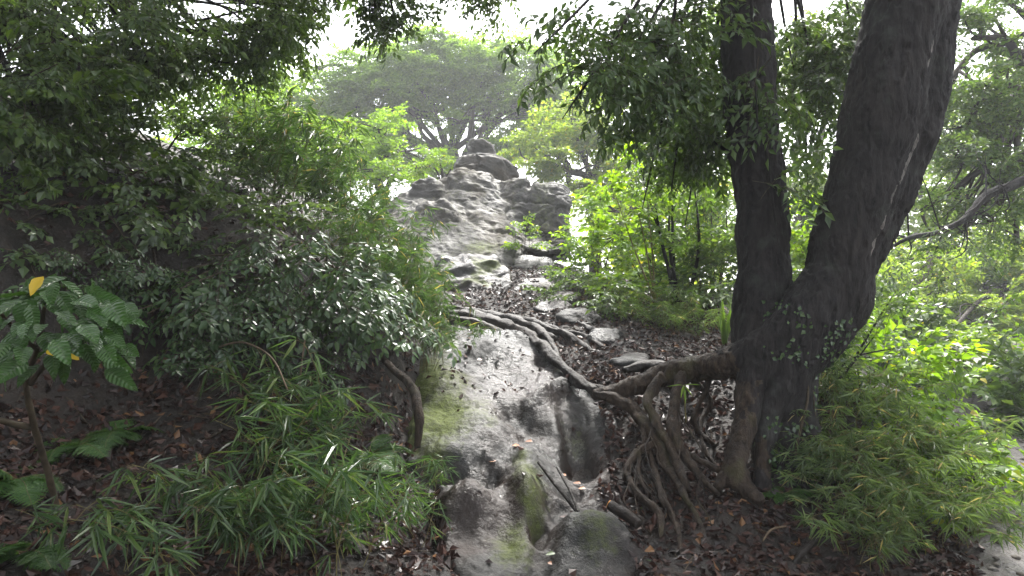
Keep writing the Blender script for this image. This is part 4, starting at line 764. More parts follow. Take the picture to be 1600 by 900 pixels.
shrub('grey_shrub', 'dense dull green shrub at the back of the high left bank', P(260, 260, 7.2), pts((180, 170, 6.8), (240, 160, 6.9), (300, 190, 7.0), (220, 220, 6.6), (330, 250, 6.8), (280, 290, 6.5), (120, 200, 6.6), (350, 310, 6.6)), SP_MID, M_EVER, 8, .9, 86, r=.016)
shrub('glossy_shrub', 'dull green shrub hanging over the top of the dark earth wall', P(140, 350, 5.4), pts((60, 310, 4.9), (120, 330, 4.9), (180, 300, 5.1), (240, 340, 5.0), (200, 380, 4.9), (30, 350, 4.6), (280, 370, 5.1)), SP_BROAD, M_CANOPY, 5, .6, 87)
shrub('glossy_shrub', 'small leaved shrub filling the bank between twiggy and glossy shrubs', P(340, 380, 6.2), pts((280, 330, 5.8), (330, 310, 6.0), (380, 330, 6.0), (300, 370, 5.6), (360, 370, 5.6), (420, 350, 6.0), (250, 300, 6.0), (400, 300, 6.4)), SP_MID, M_CANOPY, 8, .75, 88)
shrub('glossy_shrub', 'leafy shrub at the far left under the leaning evergreen', P(20, 220, 5.6), pts((0, 150, 5.2), (60, 170, 5.3), (110, 150, 5.5), (90, 220, 5.2), (160, 180, 5.7), (20, 260, 5.0)), SP_MID, M_MID, 7, .7, 89)
for n, (lb, b, tp) in enumerate([('small plant rooted high in the dark earth wall at the far left', (60, 420, 4.7), ((30, 400, 4.4), (90, 410, 4.4), (60, 440, 4.3))),
        ('leafy tuft rooted in the earth wall above the large leaved plant', (170, 400, 5.0), ((140, 390, 4.7), (200, 395, 4.7), (175, 425, 4.6), (220, 420, 4.7))),
        ('drooping plant low in the hollow under the glossy shrub', (330, 520, 5.0), ((300, 540, 4.7), (350, 550, 4.7), (320, 570, 4.6))),
        ('dim sprig hanging in the hollow left of the curved root', (480, 560, 5.2), ((450, 570, 4.95), (500, 580, 4.95), (530, 560, 5.0)))]):
    shrub('wall_plant', lb, P(*b), pts(*tp), SP_GLOSS, M_GLOSS, 3, .55, 190 + n, r=.005, cat='plant', spread=.08, group='plants on the earth wall')
# right of the track
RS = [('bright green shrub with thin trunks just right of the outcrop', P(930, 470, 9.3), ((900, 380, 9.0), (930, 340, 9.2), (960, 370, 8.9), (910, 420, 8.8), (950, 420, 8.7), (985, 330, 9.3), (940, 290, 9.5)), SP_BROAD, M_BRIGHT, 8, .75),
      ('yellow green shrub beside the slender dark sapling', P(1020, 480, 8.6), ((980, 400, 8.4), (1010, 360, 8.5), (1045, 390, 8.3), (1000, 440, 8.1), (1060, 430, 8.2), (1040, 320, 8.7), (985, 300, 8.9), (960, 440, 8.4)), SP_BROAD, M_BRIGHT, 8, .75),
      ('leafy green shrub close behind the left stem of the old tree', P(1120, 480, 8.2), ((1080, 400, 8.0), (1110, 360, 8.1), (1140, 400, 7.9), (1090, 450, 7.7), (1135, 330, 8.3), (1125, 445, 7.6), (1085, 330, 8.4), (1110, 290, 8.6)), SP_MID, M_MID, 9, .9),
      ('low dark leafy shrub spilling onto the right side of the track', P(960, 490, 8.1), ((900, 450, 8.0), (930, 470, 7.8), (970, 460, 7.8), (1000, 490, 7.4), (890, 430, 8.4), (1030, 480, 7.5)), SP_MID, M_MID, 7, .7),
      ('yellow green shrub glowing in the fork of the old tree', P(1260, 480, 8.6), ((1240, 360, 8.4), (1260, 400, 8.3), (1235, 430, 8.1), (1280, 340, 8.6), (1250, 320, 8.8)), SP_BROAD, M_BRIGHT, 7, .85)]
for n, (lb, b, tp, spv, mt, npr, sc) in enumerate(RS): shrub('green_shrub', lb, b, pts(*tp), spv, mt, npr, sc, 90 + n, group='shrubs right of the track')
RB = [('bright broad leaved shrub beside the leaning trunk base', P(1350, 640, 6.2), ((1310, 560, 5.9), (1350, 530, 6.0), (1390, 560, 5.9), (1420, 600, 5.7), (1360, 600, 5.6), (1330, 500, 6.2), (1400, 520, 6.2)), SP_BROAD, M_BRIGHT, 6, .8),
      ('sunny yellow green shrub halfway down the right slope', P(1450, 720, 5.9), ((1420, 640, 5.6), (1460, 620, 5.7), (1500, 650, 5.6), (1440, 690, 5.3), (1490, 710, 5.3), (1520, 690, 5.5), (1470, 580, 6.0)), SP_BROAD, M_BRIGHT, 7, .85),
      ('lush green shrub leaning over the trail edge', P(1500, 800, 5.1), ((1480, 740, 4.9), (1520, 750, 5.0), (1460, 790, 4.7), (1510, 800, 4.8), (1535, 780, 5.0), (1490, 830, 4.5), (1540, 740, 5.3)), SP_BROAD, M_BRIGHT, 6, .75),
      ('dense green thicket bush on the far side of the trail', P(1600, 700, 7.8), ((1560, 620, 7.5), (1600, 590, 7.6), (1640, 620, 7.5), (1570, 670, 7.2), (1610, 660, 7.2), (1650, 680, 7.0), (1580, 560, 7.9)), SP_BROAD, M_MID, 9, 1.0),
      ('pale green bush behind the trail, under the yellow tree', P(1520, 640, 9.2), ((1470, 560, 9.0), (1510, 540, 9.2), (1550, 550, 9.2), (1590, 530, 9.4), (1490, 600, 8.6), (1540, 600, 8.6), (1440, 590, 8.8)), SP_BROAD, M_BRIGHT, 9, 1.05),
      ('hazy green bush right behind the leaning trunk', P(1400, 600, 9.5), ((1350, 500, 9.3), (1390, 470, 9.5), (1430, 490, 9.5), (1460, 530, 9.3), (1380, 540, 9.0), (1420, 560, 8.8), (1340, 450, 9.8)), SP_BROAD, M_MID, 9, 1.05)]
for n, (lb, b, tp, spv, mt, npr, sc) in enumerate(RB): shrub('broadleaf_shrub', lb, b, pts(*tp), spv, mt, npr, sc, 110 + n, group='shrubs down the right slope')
shrub('sapling', 'slender dark sapling with layered leaves leaning past the trunk on the right', P(1285, 640, 5.6), pts((1345, 470, 5.4), (1400, 455, 5.3), (1310, 520, 5.4), (1370, 520, 5.2), (1420, 540, 5.2)), SP_MID, M_CANOPY, 4, .55, 130, r=.012, cat='sapling', bark=M_BARK)
shrub('sapling', 'slender sapling with a thin dark trunk standing among bright shrubs', P(1062, 480, 7.9), pts((1050, 250, 7.8), (1020, 300, 7.7), (1085, 290, 7.8), (1045, 330, 7.6), (1000, 260, 7.8)), SP_BROAD, M_MID, 5, .7, 131, r=.028, cat='sapling', bark=M_BARK, arch=.05)
shrub('sapling', 'pale thin stemmed sapling rising from the undergrowth by the track', P(1030, 490, 7.6), pts((985, 270, 7.5), (1010, 300, 7.4), (960, 300, 7.5)), SP_BROAD, M_BRIGHT, 6, .7, 132, r=.013, cat='sapling', bark=M_CULM, arch=.05)
shrub('small_plant', 'small yellow green plant growing at the foot of the outcrop', P(822, 398, 9.75), pts((815, 365, 9.7), (830, 355, 9.7), (838, 375, 9.6), (808, 385, 9.6), (822, 345, 9.8)), SP_BROAD, M_BRIGHT, 4, .42, 133, r=.005, cat='plant', spread=.08)
shrub('small_plant', 'small leafy plant in the gap beside the right block of the outcrop', P(895, 400, 9.9), pts((888, 370, 9.8), (900, 355, 9.9), (908, 385, 9.7), (893, 345, 10), (880, 385, 9.7)), SP_BROAD, M_BRIGHT, 5, .45, 134, r=.005, cat='plant', spread=.1)

# ------------------------------------------------------------------ bamboo grass
def cane_set(n, seed, H, lean, fans, ll, w=.052, lod=8, r=.0035, mat=M_BAMB):
    out = []
    for k in range(n):
        rg = np.random.default_rng(seed + k); c, l = cane(rg, H * rg.uniform(.8, 1.15), lean * rg.uniform(.6, 1.4), fans, ll, w, r, lod)
        out.append((c.mesh('cane', M_CULM), l.mesh('leaves', mat, smooth=False), c, l))
    return out
CN_NEAR = cane_set(7, 200, .55, .6, 8, .185, .048)
CN_BANK = cane_set(7, 220, .75, .55, 11, .13, .055, 4)
CN_SLOPE = cane_set(7, 240, .6, .8, 10, .135, .05, 4, mat=M_BAMB2)
def rotz_tilt(p, yaw, tilt, ta, s):
    c, q = math.cos(yaw), math.sin(yaw); R = np.array([[c, -q, 0], [q, c, 0], [0, 0, 1]])
    a = np.array([math.cos(ta), math.sin(ta), 0]); K = np.array([[0, -a[2], a[1]], [a[2], 0, -a[0]], [-a[1], a[0], 0]])
    R = (np.eye(3) + math.sin(tilt) * K + (1 - math.cos(tilt)) * K @ K) @ R; M = np.eye(4); M[:3, :3] = R * s; M[:3, 3] = p; return M
def clump(label, centre, n, rad, canes, seed, yaw=None, sc=(.8, 1.2), group='bamboo grass clumps', tilt=.25, wide=1.0):
    """canes of one clump: thing > cane > leaves"""
    rng = np.random.default_rng(seed); x0, y0 = centre[0], centre[1]; t = thing('bamboo_grass', at(x0, y0), label, 'bamboo grass', group)
    for k in range(n):
        a = rng.uniform(0, 6.283); rr = rad * math.sqrt(rng.uniform()); x, y = x0 + rr * math.cos(a) * wide, y0 + rr * math.sin(a)
        z = float(surf_z(np.array([x]), np.array([y]))[0]); yw = (rng.normal(yaw, .7) if yaw is not None else rng.uniform(0, 6.283))
        c = canes[rng.integers(len(canes))]; o = place('cane', c[0], t, rotz_tilt((x, y, z - .01), yw, rng.normal(0, tilt), rng.uniform(0, 6.283), rng.uniform(*sc))); sub('leaves', c[1], o)
    return t
DN = math.pi            # yaw that arches towards the camera
for k, (lb, c, n, r, cs, yw, s) in enumerate([
    ('bamboo grass tuft at the bottom edge, right of the ferns', P(330, 900, 3.3), 13, .3, CN_NEAR, DN - .4, (.6, 1.0)),
    ('dense bamboo grass clump in the lower left foreground below the broken bank', P(480, 870, 3.55), 23, .34, CN_NEAR, None, (.7, 1.15)),
    ('bamboo grass clump climbing towards the curved root on the bank', P(480, 720, 4.3), 20, .28, CN_NEAR, None, (.7, 1.15)),
    ('thin bamboo grass standing between the ferns and the mossy rock', P(640, 800, 4.35), 7, .22, CN_NEAR, None, (.5, .75)),
    ('small bamboo grass sprig at the lowest left corner', P(160, 890, 3.1), 4, .15, CN_NEAR, None, (.5, .8)),
    ('bamboo grass tuft hugging the left foot of the rock slope', P(560, 880, 3.75), 7, .2, CN_NEAR, None, (.45, .75)),
]): clump(lb, c, n, r, cs, 300 + k, yw, s)
for k, (lb, c, n, r, s) in enumerate([
    ('bamboo grass on the bank edge spilling towards the mossy slope', P(645, 500, 6.2), 44, .32, (.6, .95)),
    ('thick bamboo grass crowning the bank beside the track', P(615, 450, 6.8), 54, .42, (.6, .9)),
    ('tall bamboo grass at the top of the bank left of the outcrop', P(560, 415, 7.3), 48, .5, (.85, 1.15)),
    ('bamboo grass deeper on the bank behind the glossy shrub', P(470, 380, 7.0), 26, .5, (1.0, 1.5)),
    ('bamboo grass hanging over the dark hollow under the bank', P(580, 480, 5.85), 36, .34, (.7, 1.05)),
    ('bamboo grass near the boulder at the head of the bank', P(655, 450, 7.5), 30, .32, (.45, .7)),
    ('bamboo grass in the far upper bank under the twiggy shrub', P(400, 340, 7.4), 20, .5, (1.0, 1.5)),
]): clump(lb, c, n, r, CN_BANK, 320 + k, DN + .5, s, 'bamboo grass on the bank')
for k, (lb, c, n, r, s) in enumerate([
    ('bamboo grass around the foot of the trunk on its right', P(1300, 740, 4.85), 26, .30, (.6, .9)),
    ('bamboo grass sheet in the middle of the right slope', P(1380, 780, 4.7), 30, .36, (.7, 1.0)),
    ('bamboo grass at the bottom edge beside the leaf litter', P(1370, 880, 4.15), 24, .30, (.6, .9)),
    ('bamboo grass overhanging the trail at the bottom right', P(1460, 840, 4.5), 24, .30, (.6, .95)),
    ('bamboo grass high on the slope beside the ivy trunk', P(1340, 660, 5.4), 28, .34, (.7, 1.05)),
    ('bamboo grass below the broad leaved shrubs on the slope', P(1430, 720, 5.2), 24, .32, (.7, 1.05)),
]): clump(lb, c, n, r, CN_SLOPE, 340 + k, DN - .3, s, 'bamboo grass on the right slope')
for k, (lb, c, n, r, s) in enumerate([
    ('grassy bamboo tuft along the track under the bright shrubs', P(1010, 520, 7.4), 22, .4, (.45, .7)),
    ('grassy bamboo tuft left of the strap leaved plant', P(1080, 530, 7.0), 20, .32, (.45, .7)),
    ('grassy bamboo tuft low on the track edge by the dark shrub', P(950, 480, 8.2), 16, .35, (.45, .7)),
]): clump(lb, c, n, r, CN_SLOPE, 360 + k, None, s, 'grass tufts along the track')

# strap leaved plant
st = thing('strap_leaf_plant', at(*P(1132, 535, 6.6)[:2]), 'tuft of long strap leaves against the left stem of the old tree', 'plant')
rng = np.random.default_rng(5); o0 = ORG[st.name]
for k in range(18):
    a = rng.uniform(0, 6.283); H = rng.uniform(.3, .5); ln = rng.uniform(.1, .45); t = np.linspace(0, 1, 7); dr = np.array([math.cos(a), math.sin(a), 0])
    c = o0 + dr * .02 + dr * (ln * H * t ** 1.7)[:, None] + np.array([0, 0, 1]) * (H * (t - .35 * ln * t ** 2.6))[:, None]; s = np.cross(dr, [0, 0, 1]); wd_ = .011 * np.sin(np.clip(t * 2.6 + .5, 0, math.pi)) + .001
    V = np.vstack([c - s * wd_[:, None], c + s * wd_[:, None]]); i = np.arange(6); Geo().add(V, None, np.stack([i, i + 1, i + 8, i + 7], 1)).build('leaf', M_MID, st)

# ------------------------------------------------------------------ ferns
FR = []
for k in range(5):
    a, b = fern_frond(np.random.default_rng(400 + k), .42); FR.append((a.mesh('frond', M_CULM), b.mesh('pinnae', M_FERN, smooth=False)))
for k, (lb, (px, py, d), n, s, tl) in enumerate([
    ('green fern with spread fronds under the curved root on the bank', (575, 700, 4.75), 8, .85, 0),
    ('lower fern drooping below its twin by the curved root', (560, 745, 4.55), 7, .75, 0),
    ('shaded fern behind the large leaved plant, hanging on the earth wall', (110, 640, 3.9), 7, .8, 0),
    ('shaded fern in the middle of the dark earth wall', (185, 660, 4.15), 7, .75, 0),
    ('dim fern at the left edge beside the forked stem', (25, 730, 3.4), 6, .75, 0),
    ('tiny bright fern on the leaf litter at lower left', (198, 825, 3.45), 6, .32, 0),
    ('dark fern in the lowest left corner', (40, 870, 2.95), 6, .6, 0),
    ('fern growing on the right foot of the old tree', (1225, 745, 4.75), 6, .55, 0)]):
    rng = np.random.default_rng(420 + k); b = at(*P(px, py, d)[:2]); t = thing('fern', b, lb, 'fern', 'ferns on the banks')
    for j in range(n):
        f = FR[rng.integers(5)]; yaw = math.pi + (j - n / 2) * .75 + rng.normal(0, .2); o = place('frond', f[0], t, rotz_tilt(b + [0, 0, .01], yaw, rng.normal(0, .2), rng.uniform(0, 6.28), s * rng.uniform(.75, 1.15))); sub('pinnae', f[1], o)

# ------------------------------------------------------------------ large leaved plant at the left edge
def big_leaf(rng, w=.34):
    n = 9; t = np.linspace(0, 1, n); prof = np.interp(t, [0, .12, .35, .6, .85, 1], [.02, .5, 1, .9, .45, 0]) * w; g = Geo()
    u = np.array([-1, -.5, 0, .5, 1]); X = prof[:, None] * u; Y = np.repeat(t[:, None], 5, 1) + .0; Zc = -.30 * t ** 2
    Z = Zc[:, None] + .22 * np.abs(X) + .02 * np.sin(t * 34)[:, None] * (np.abs(u) > .2) - .025 * (u == 0); X = X + .006 * np.sin(t * 50)[:, None] * (np.abs(u) == 1) * np.sign(u)
    return grid_geo(X, Y, Z)
blm = [big_leaf(None, w).mesh('leaf', M_BIG) for w in (.21, .24, .27)]; yl = big_leaf(None, .34).mesh('leaf', M_YEL)
bp = thing('large_leaf_plant', P(95, 805, 3.35), 'large leaved plant with one yellow leaf on a forked stem at the left edge', 'plant')
for q in [[(95, 810, 3.35, 5), (72, 730, 3.2, 5), (55, 670, 3.05, 5), (42, 600, 2.9, 4.5), (60, 540, 2.75, 4), (70, 480, 2.65, 3)], [(52, 668, 3.05, 5), (20, 662, 2.95, 5), (-30, 650, 2.8, 4)], [(48, 600, 2.9, 4), (100, 530, 2.75, 3.5), (140, 500, 2.65, 2.5)], [(58, 545, 2.75, 4), (10, 500, 2.6, 3), (-10, 470, 2.5, 2)]]:
    g = Geo(); px_tube(g, q, 8, 0, 6, .3); g.build('stem', M_TWIG, bp)
rng = np.random.default_rng(12)
LV = [(20, 450, 2.6), (70, 445, 2.55), (110, 460, 2.6), (40, 480, 2.5), (90, 490, 2.5), (130, 480, 2.55), (160, 500, 2.6), (180, 470, 2.65), (10, 520, 2.5), (60, 520, 2.45), (100, 530, 2.5), (140, 530, 2.5), (175, 540, 2.55), (30, 500, 2.4), (150, 460, 2.7), (80, 470, 2.7), (0, 470, 2.6), (120, 505, 2.4), (50, 455, 2.7), (155, 555, 2.5), (5, 545, 2.55), (75, 545, 2.6), (130, 445, 2.7), (35, 435, 2.7), (100, 440, 2.75), (165, 485, 2.45)]
LV = [(x * 1.08 + 6, y + 8, d) for x, y, d in LV] + [(rng.uniform(-5, 190), rng.uniform(500, 585), rng.uniform(2.45, 2.75)) for _ in range(16)] + [(x * 1.05 + rng.uniform(-5, 30), y + rng.uniform(-8, 30), d + rng.uniform(-.15, .15)) for x, y, d in LV + LV]
for k, a in enumerate(LV):
    p = P(*a); c = P(75, 500, 2.65); d = (p - c) * [1, 1, .3] + rng.normal(0, .07, 3) + [.02, -.09, -.10]; nn = np.array([0, -.5, 1]) + rng.normal(0, .35, 3)
    place('leaf', blm[k % 3], bp, frames([p - norm(d) * .05], [d], [nn], rng.uniform(.10, .15))[0])
tag(place('leaf', yl, bp, frames([P(68, 432, 2.6)], [[-.3, -.5, -.6]], [[-.1, -.9, .5]], .08)[0]), 'bright yellow leaf')
for a, s in [((75, 545, 2.42), .04), ((112, 552, 2.45), .04)]: tag(place('leaf', yl, bp, frames([P(*a)], [[.6, -.4, -.3]], [[0, -.8, .5]], s)[0]), 'small yellow leaf')

# ------------------------------------------------------------------ ivy on the trunk
iv = thing('ivy', P(1265, 700, 4.95), 'small ivy leaves climbing the right foot of the old trunk', 'ivy')
rng = np.random.default_rng(15); pxs = (TRUNK_V[:, 0] / TRUNK_V[:, 1] * FPX + 800); pys = 450 - (TRUNK_V[:, 2] - CAMZ) / TRUNK_V[:, 1] * FPX
sel = np.where((TRUNK_N[:, 1] < .1) & (pxs > 1195) & (pxs < 1330) & (pys > 470) & (pys < 800) & (fbm(TRUNK_V * 5, 2) > .12 - .6 * sstep(600, 780, pys)))[0]
sel = rng.choice(sel, min(620, len(sel)), False); nn = TRUNK_N[sel]
dd = np.cross(nn, rng.normal(size=nn.shape)) + nn * .4 + [0, 0, -.4]
g = Geo(); g.leaves(leaf4(.42, .2, .2), TRUNK_V[sel] + nn * .012, dd, nn + rng.normal(0, .3, nn.shape), rng.uniform(.02, .042, len(sel))); g.build('leaves', M_GLOSS, iv, smooth=False)
for a in ([(1250, 780, 4.86, 2.5), (1245, 700, 4.88, 2.5), (1262, 620, 4.9, 2), (1255, 560, 4.85, 1.5)], [(1290, 780, 4.85, 2.5), (1278, 690, 4.92, 2), (1270, 610, 4.95, 1.5)]):
    g = Geo(); px_tube(g, a, 5, 0, 6, .3); g.build('stem', M_TWIG, iv)

# ------------------------------------------------------------------ roots, sticks and dead wood
def stick(name, label, pp, mat, cat, lump=.3, sides=8):
    g = Geo(); px_tube(g, pp, sides, 0, 7, lump, len(label)); return tag(g.build(name, mat), label, cat)
stick('curved_root', 'bare curved root hooking down from the bank edge above the ferns', [(596, 560, 5.4, 4), (618, 580, 5.25, 6), (640, 602, 5.1, 7), (652, 630, 5.0, 8), (655, 665, 4.95, 7), (652, 700, 4.95, 5)], M_ROOT, 'root')
for lb, pp in [('thin bare root dangling down the earth wall at the far left', [(100, 330, 5.0, 2.5), (96, 400, 4.75, 2.2), (104, 460, 4.6, 1.8), (98, 520, 4.45, 1.2)]),
        ('thin bare root dangling beside the glossy shrub', [(236, 370, 5.15, 2.5), (244, 430, 5.0, 2.2), (238, 500, 4.85, 1.6), (246, 555, 4.75, 1)]),
        ('pale dry stem arching out of the hollow over the bamboo grass', [(330, 545, 4.75, 1.6), (380, 535, 4.55, 1.6), (425, 560, 4.35, 1.4), (450, 610, 4.2, 1.1)]),
        ('dry upright bamboo stem standing in the hollow', [(466, 640, 4.6, 1.6), (470, 580, 4.65, 1.5), (478, 520, 4.7, 1.2)])]:
    stick('hanging_root' if 'root' in lb else 'dry_stem', lb, pp, M_ROOT if 'root' in lb else M_DEAD, 'root' if 'root' in lb else 'stem')
stick('vine_stem', 'dark crooked stem climbing the leaf litter at left', [(330, 720, 4.2, 5), (322, 680, 4.4, 5), (305, 640, 4.55, 5), (312, 610, 4.7, 4), (330, 570, 4.8, 3)], M_TWIG, 'stem')
stick('dead_branch', 'short rotten branch lying on leaf litter at left', [(180, 722, 3.95, 6), (200, 735, 3.9, 9), (222, 750, 3.85, 5)], M_DEAD, 'branch', .6)
stick('dead_branch', 'thin stick leaning across the rotten branch', [(195, 685, 4.1, 2.5), (180, 715, 3.95, 2.5), (166, 745, 3.8, 2)], M_TWIG, 'stick')
stick('dead_branch', 'dark broken stick lying on the rock slope by the mossy ridge', [(842, 722, 4.82, 3.2), (862, 750, 4.68, 3.2), (885, 778, 4.55, 3), (908, 805, 4.45, 2.6), (950, 828, 4.35, 1.5)], M_DROOT, 'stick')
stick('dead_branch', 'thin upright twig propped on the rock by the broken stick', [(905, 802, 4.42, 2.5), (892, 770, 4.55, 2), (878, 745, 4.65, 1.5), (868, 728, 4.7, 1)], M_DROOT, 'stick')
lg = thing('cut_log', P(975, 805, 4.45), 'short cut log with a bright orange end beside the roots', 'log')
g = Geo(); kk = px_tube(g, [(952, 788, 4.45, 8), (975, 803, 4.4, 8.5), (998, 820, 4.32, 8)], 12, 0, 5, .15); g.build('bark', M_DROOT, lg)
g = Geo(); g.tube([kk[0, :3] + norm(kk[0, :3] - kk[1, :3]) * .006, kk[0, :3] - norm(kk[0, :3] - kk[1, :3]) * .01], [.027, .029], 12); g.build('cut_face', M_CUT, lg)
stick('dead_branch', 'thin curved stick on the litter at the lower right', [(1192, 845, 4.2, 1.5), (1205, 828, 4.3, 1.8), (1228, 822, 4.3, 1.5)], M_DEAD, 'stick')
stick('dead_branch', 'dark stick half buried in litter right of the roots', [(1240, 880, 4.05, 5), (1260, 858, 4.1, 5), (1285, 838, 4.2, 4)], M_DROOT, 'stick')
shrub('seedling', 'small green seedling with pointed leaves on the litter at lower left', at(*P(235, 770, 3.65)[:2]), [at(*P(235, 770, 3.65)[:2]) + np.array(v) for v in ((.06, -.03, .10), (-.06, -.04, .09), (.02, -.06, .13))], SP_GLOSS[:2], M_BRIGHT, 1, .25, 140, r=.003, cat='seedling', spread=.01)
sp = thing('bamboo_sprout', P(1068, 640, 5.05), 'single pale green bamboo sprout standing in front of the arching root', 'sprout')
g = Geo(); px_tube(g, [(1072, 660, 5.1, 1.2), (1070, 630, 5.05, 1.2), (1068, 602, 5.0, 1)], 5); g.build('stem', M_CULM, sp)
g = Geo(); e = P(1068, 602, 5.0); g.leaves(leaf8(.07), [e] * 5, [[1, -.2, .2], [-1, -.2, .1], [.5, -.3, -.5], [-.3, -.5, -.7], [.1, -.4, -1]], [[0, -.4, 1]] * 5, [.12, .12, .10, .10, .13]); g.build('leaves', M_BRIGHT, sp, smooth=False)

# ------------------------------------------------------------------ leaf litter and fallen leaves
rng = np.random.default_rng(21); g = Geo()
def scatter(n, x0, x1, y0, y1, keep, sc, lift=.004, tilt=.33):
    x = rng.uniform(x0, x1, n); y = y0 + (y1 - y0) * rng.uniform(0, 1, n) ** 1.2; k = rng.uniform(0, 1, n) < keep(x, y); x, y = x[k], y[k]
    z = surf_z(x, y); e = .04; nn = norm(np.stack([surf_z(x - e, y) - surf_z(x + e, y), surf_z(x, y - e) - surf_z(x, y + e), np.full(x.shape, 2 * e)], -1))
    nn = nn + rng.normal(0, tilt, nn.shape); d = np.cross(nn, rng.normal(size=nn.shape))
    h = rng.integers(0, 3, len(x))
    for j, tp in enumerate((leaf4(.26, .5, .25), leaf4(.34, -.4, -.15), leaf4(.30, .3, .5))):
        q = h == j; g.leaves(tp, np.stack([x, y, z + lift + rng.uniform(0, .012, len(x))], 1)[q], d[q], nn[q], sc * rng.uniform(.55, 1.2, q.sum()))
on_slab = lambda x, y: poly_sd(x, y, slab_poly) > .04
on_path = lambda x, y: (x > 2.3 + .75 * (y - 3.5)) & (y < 7)
scatter(34000, -3.4, 3.0, 2.6, 6.2, lambda x, y: np.where(on_slab(x, y), .012, np.where(on_path(x, y), .1, np.where((x < -1) & (surf_z(x, y) > 1.05), .12, .45 + .9 * sstep(-.25, .3, fbm(np.stack([x, y, x * 0], -1) * 1.8, 2))))), .068)
scatter(12000, -.7, 2.4, 5.8, 10, lambda x, y: np.where(on_slab(x, y), .05, 1.0), .06)
scatter(900, -4.5, -1, 4.5, 8, lambda x, y: x * 0 + 1, .08)
for _ in range(420):                             # broken twigs in the litter
    x, y = rng.uniform(-3.0, 2.6), rng.uniform(2.9, 8.5); a = rng.uniform(0, 6.28); l = rng.uniform(.05, .2); e = np.array([x + l * math.cos(a), x * 0 + y + l * math.sin(a)])
    if on_slab(np.array([x]), np.array([y]))[0] or (x < -1 and gz(np.array([x]), np.array([y]))[0] > 1.2): continue
    zz = surf_z(np.array([x, (x + e[0]) / 2, e[0]]), np.array([y, (y + e[1]) / 2, e[1]])) + .012; g.tube([[x, y, zz[0]], [(x + e[0]) / 2, (y + e[1]) / 2, max(zz[1], (zz[0] + zz[2]) / 2)], [e[0], e[1], zz[2]]], [.004, .0035, .0025], 4, 1, False)
tag(g.build('leaf_litter', [M_LITTER, M_TWIG], smooth=False), 'wet brown leaf litter covering the forest floor', None, None, 'stuff')
fm = [Geo().leaves(leaf8(w, .3, .15), [[0, 0, 0]], [[0, 1, 0]], [[0, 0, 1]], 1.0).mesh('fallen_leaf', m) for w, m in ((.28, M_FALL), (.34, M_FALL), (.3, M_YEL), (.3, M_MID))]
FL = [(908, 500 + 238, 4.9, 0, .06, 'orange fallen leaf in the stony bowl above the broken stick'), (800, 690, 5.1, 0, .07, 'brown orange fallen leaf at the head of the rock channel'), (832, 676, 5.2, 1, .06, 'tan fallen leaf on the pale rock beside the channel'), (775, 712, 4.97, 1, .055, 'dull fallen leaf on the rock above the mossy ridge'), (915, 738, 4.85, 1, .05, 'small rusty fallen leaf by the lower stone bowl'),
      (868, 868, 4.1, 3, .06, 'green fallen leaf in the channel at the bottom edge'), (855, 872, 4.1, 0, .05, 'russet fallen leaf lying next to the green one at the bottom'), (1242, 838, 4.25, 2, .05, 'yellow fallen leaf on the litter right of the roots'), (1007, 782, 4.65, 3, .06, 'light green fallen leaf lying among the thin roots'), (1010, 878, 4.05, 3, .05, 'green fallen leaf at the edge of the lower hump'),
      (885, 715, 5.0, 1, .05, 'brown fallen leaf in the middle of the stone bowl'), (700, 872, 4.0, 1, .09, 'long tan fallen leaf at the left foot of the rock'), (745, 562, 6.3, 1, .05, 'small dark fallen leaf high on the wet slab')]
for px, py, d, m, s, lb in FL:
    p = P(px, py, d); x, y = p[0], p[1]; z = float(surf_z(np.array([x]), np.array([y]))[0]); a = rng.uniform(0, 6.28); o = bpy.data.objects.new('fallen_leaf', fm[m]); COL.objects.link(o)
    o.matrix_basis = Matrix([list(map(float, r)) for r in frames([[x, y, z + .012]], [[math.cos(a), math.sin(a), .1]], [[0, -.3, 1]], s)[0]]); tag(o, lb, 'leaf', 'fallen leaves')

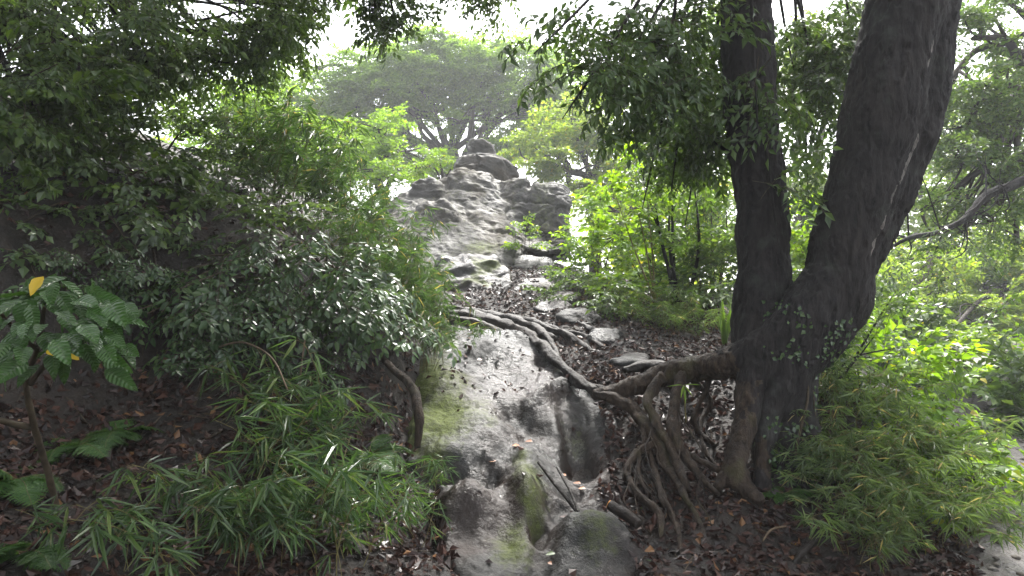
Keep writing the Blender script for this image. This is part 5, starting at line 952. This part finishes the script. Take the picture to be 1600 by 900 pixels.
# small stones on the trail
rng = np.random.default_rng(44); ic = np.array([[0, 0, 1], [.9, 0, .4], [.28, .85, .45], [-.72, .53, .4], [-.72, -.53, .45], [.28, -.85, .4], [.95, .3, -.2], [-.1, .98, -.2], [-.95, .2, -.2], [-.5, -.85, -.2], [.65, -.7, -.2]])
it = [[0, k, k % 5 + 1] for k in range(1, 6)] + [[1, 6, 2], [2, 6, 7], [2, 7, 3], [3, 7, 8], [3, 8, 4], [4, 8, 9], [4, 9, 5], [5, 9, 10], [5, 10, 1], [1, 10, 6]]
g = Geo(); n = 1500; cpt = catmull([(2.7, 1.5, 0), (3.1, 3.2, 0), (3.6, 4.4, 0), (4.4, 5.4, 0), (5.4, 6.6, 0), (6.6, 9, 0)], 30); c = cpt[rng.integers(0, len(cpt), n)]; x = c[:, 0] + rng.uniform(-.85, .85, n); y = c[:, 1] + rng.uniform(-.4, .4, n)
sc = .008 + .022 * rng.uniform(0, 1, n) ** 3; z = gz(x, y) + .045; M = frames(np.stack([x, y, z], 1), np.stack([rng.normal(size=n), rng.normal(size=n), rng.normal(0, .15, n)], 1), [0, 0, 1], sc); M[:, :3, 2] *= .55
g.instances((ic, np.array(it), np.zeros((0, 4), int), np.zeros(len(it), int), np.zeros(0, int)), M)
tag(g.build('gravel', M_CRAG), 'small stones strewn over the wet trail', None, None, 'stuff')

# ------------------------------------------------------------------ misty air
x0, x1, y0, y1, z0, z1 = -340, 340, -340, 340, -25, 16
z0 = float(GZ.min()) - 1
hv = [(x, y, z) for z in (z0, z1) for y in (y0, y1) for x in (x0, x1)]
mh = bpy.data.meshes.new('haze'); mh.from_pydata(hv, [], [(0, 2, 3, 1), (4, 5, 7, 6), (0, 1, 5, 4), (2, 6, 7, 3), (0, 4, 6, 2), (1, 3, 7, 5)]); mh.update()
m, t, N, L = newmat('misty_air'); pv = N.new('ShaderNodeVolumePrincipled'); pv.inputs['Color'].default_value = (.93, .95, .97, 1); pv.inputs['Density'].default_value = .0032; pv.inputs['Anisotropy'].default_value = .35
om = N.new('ShaderNodeOutputMaterial'); L.new(pv.outputs[0], om.inputs['Volume']); mh.materials.append(m)
hz = bpy.data.objects.new('haze', mh); COL.objects.link(hz); tag(hz, 'thin pale mist hanging in the forest air', None, None, 'stuff')
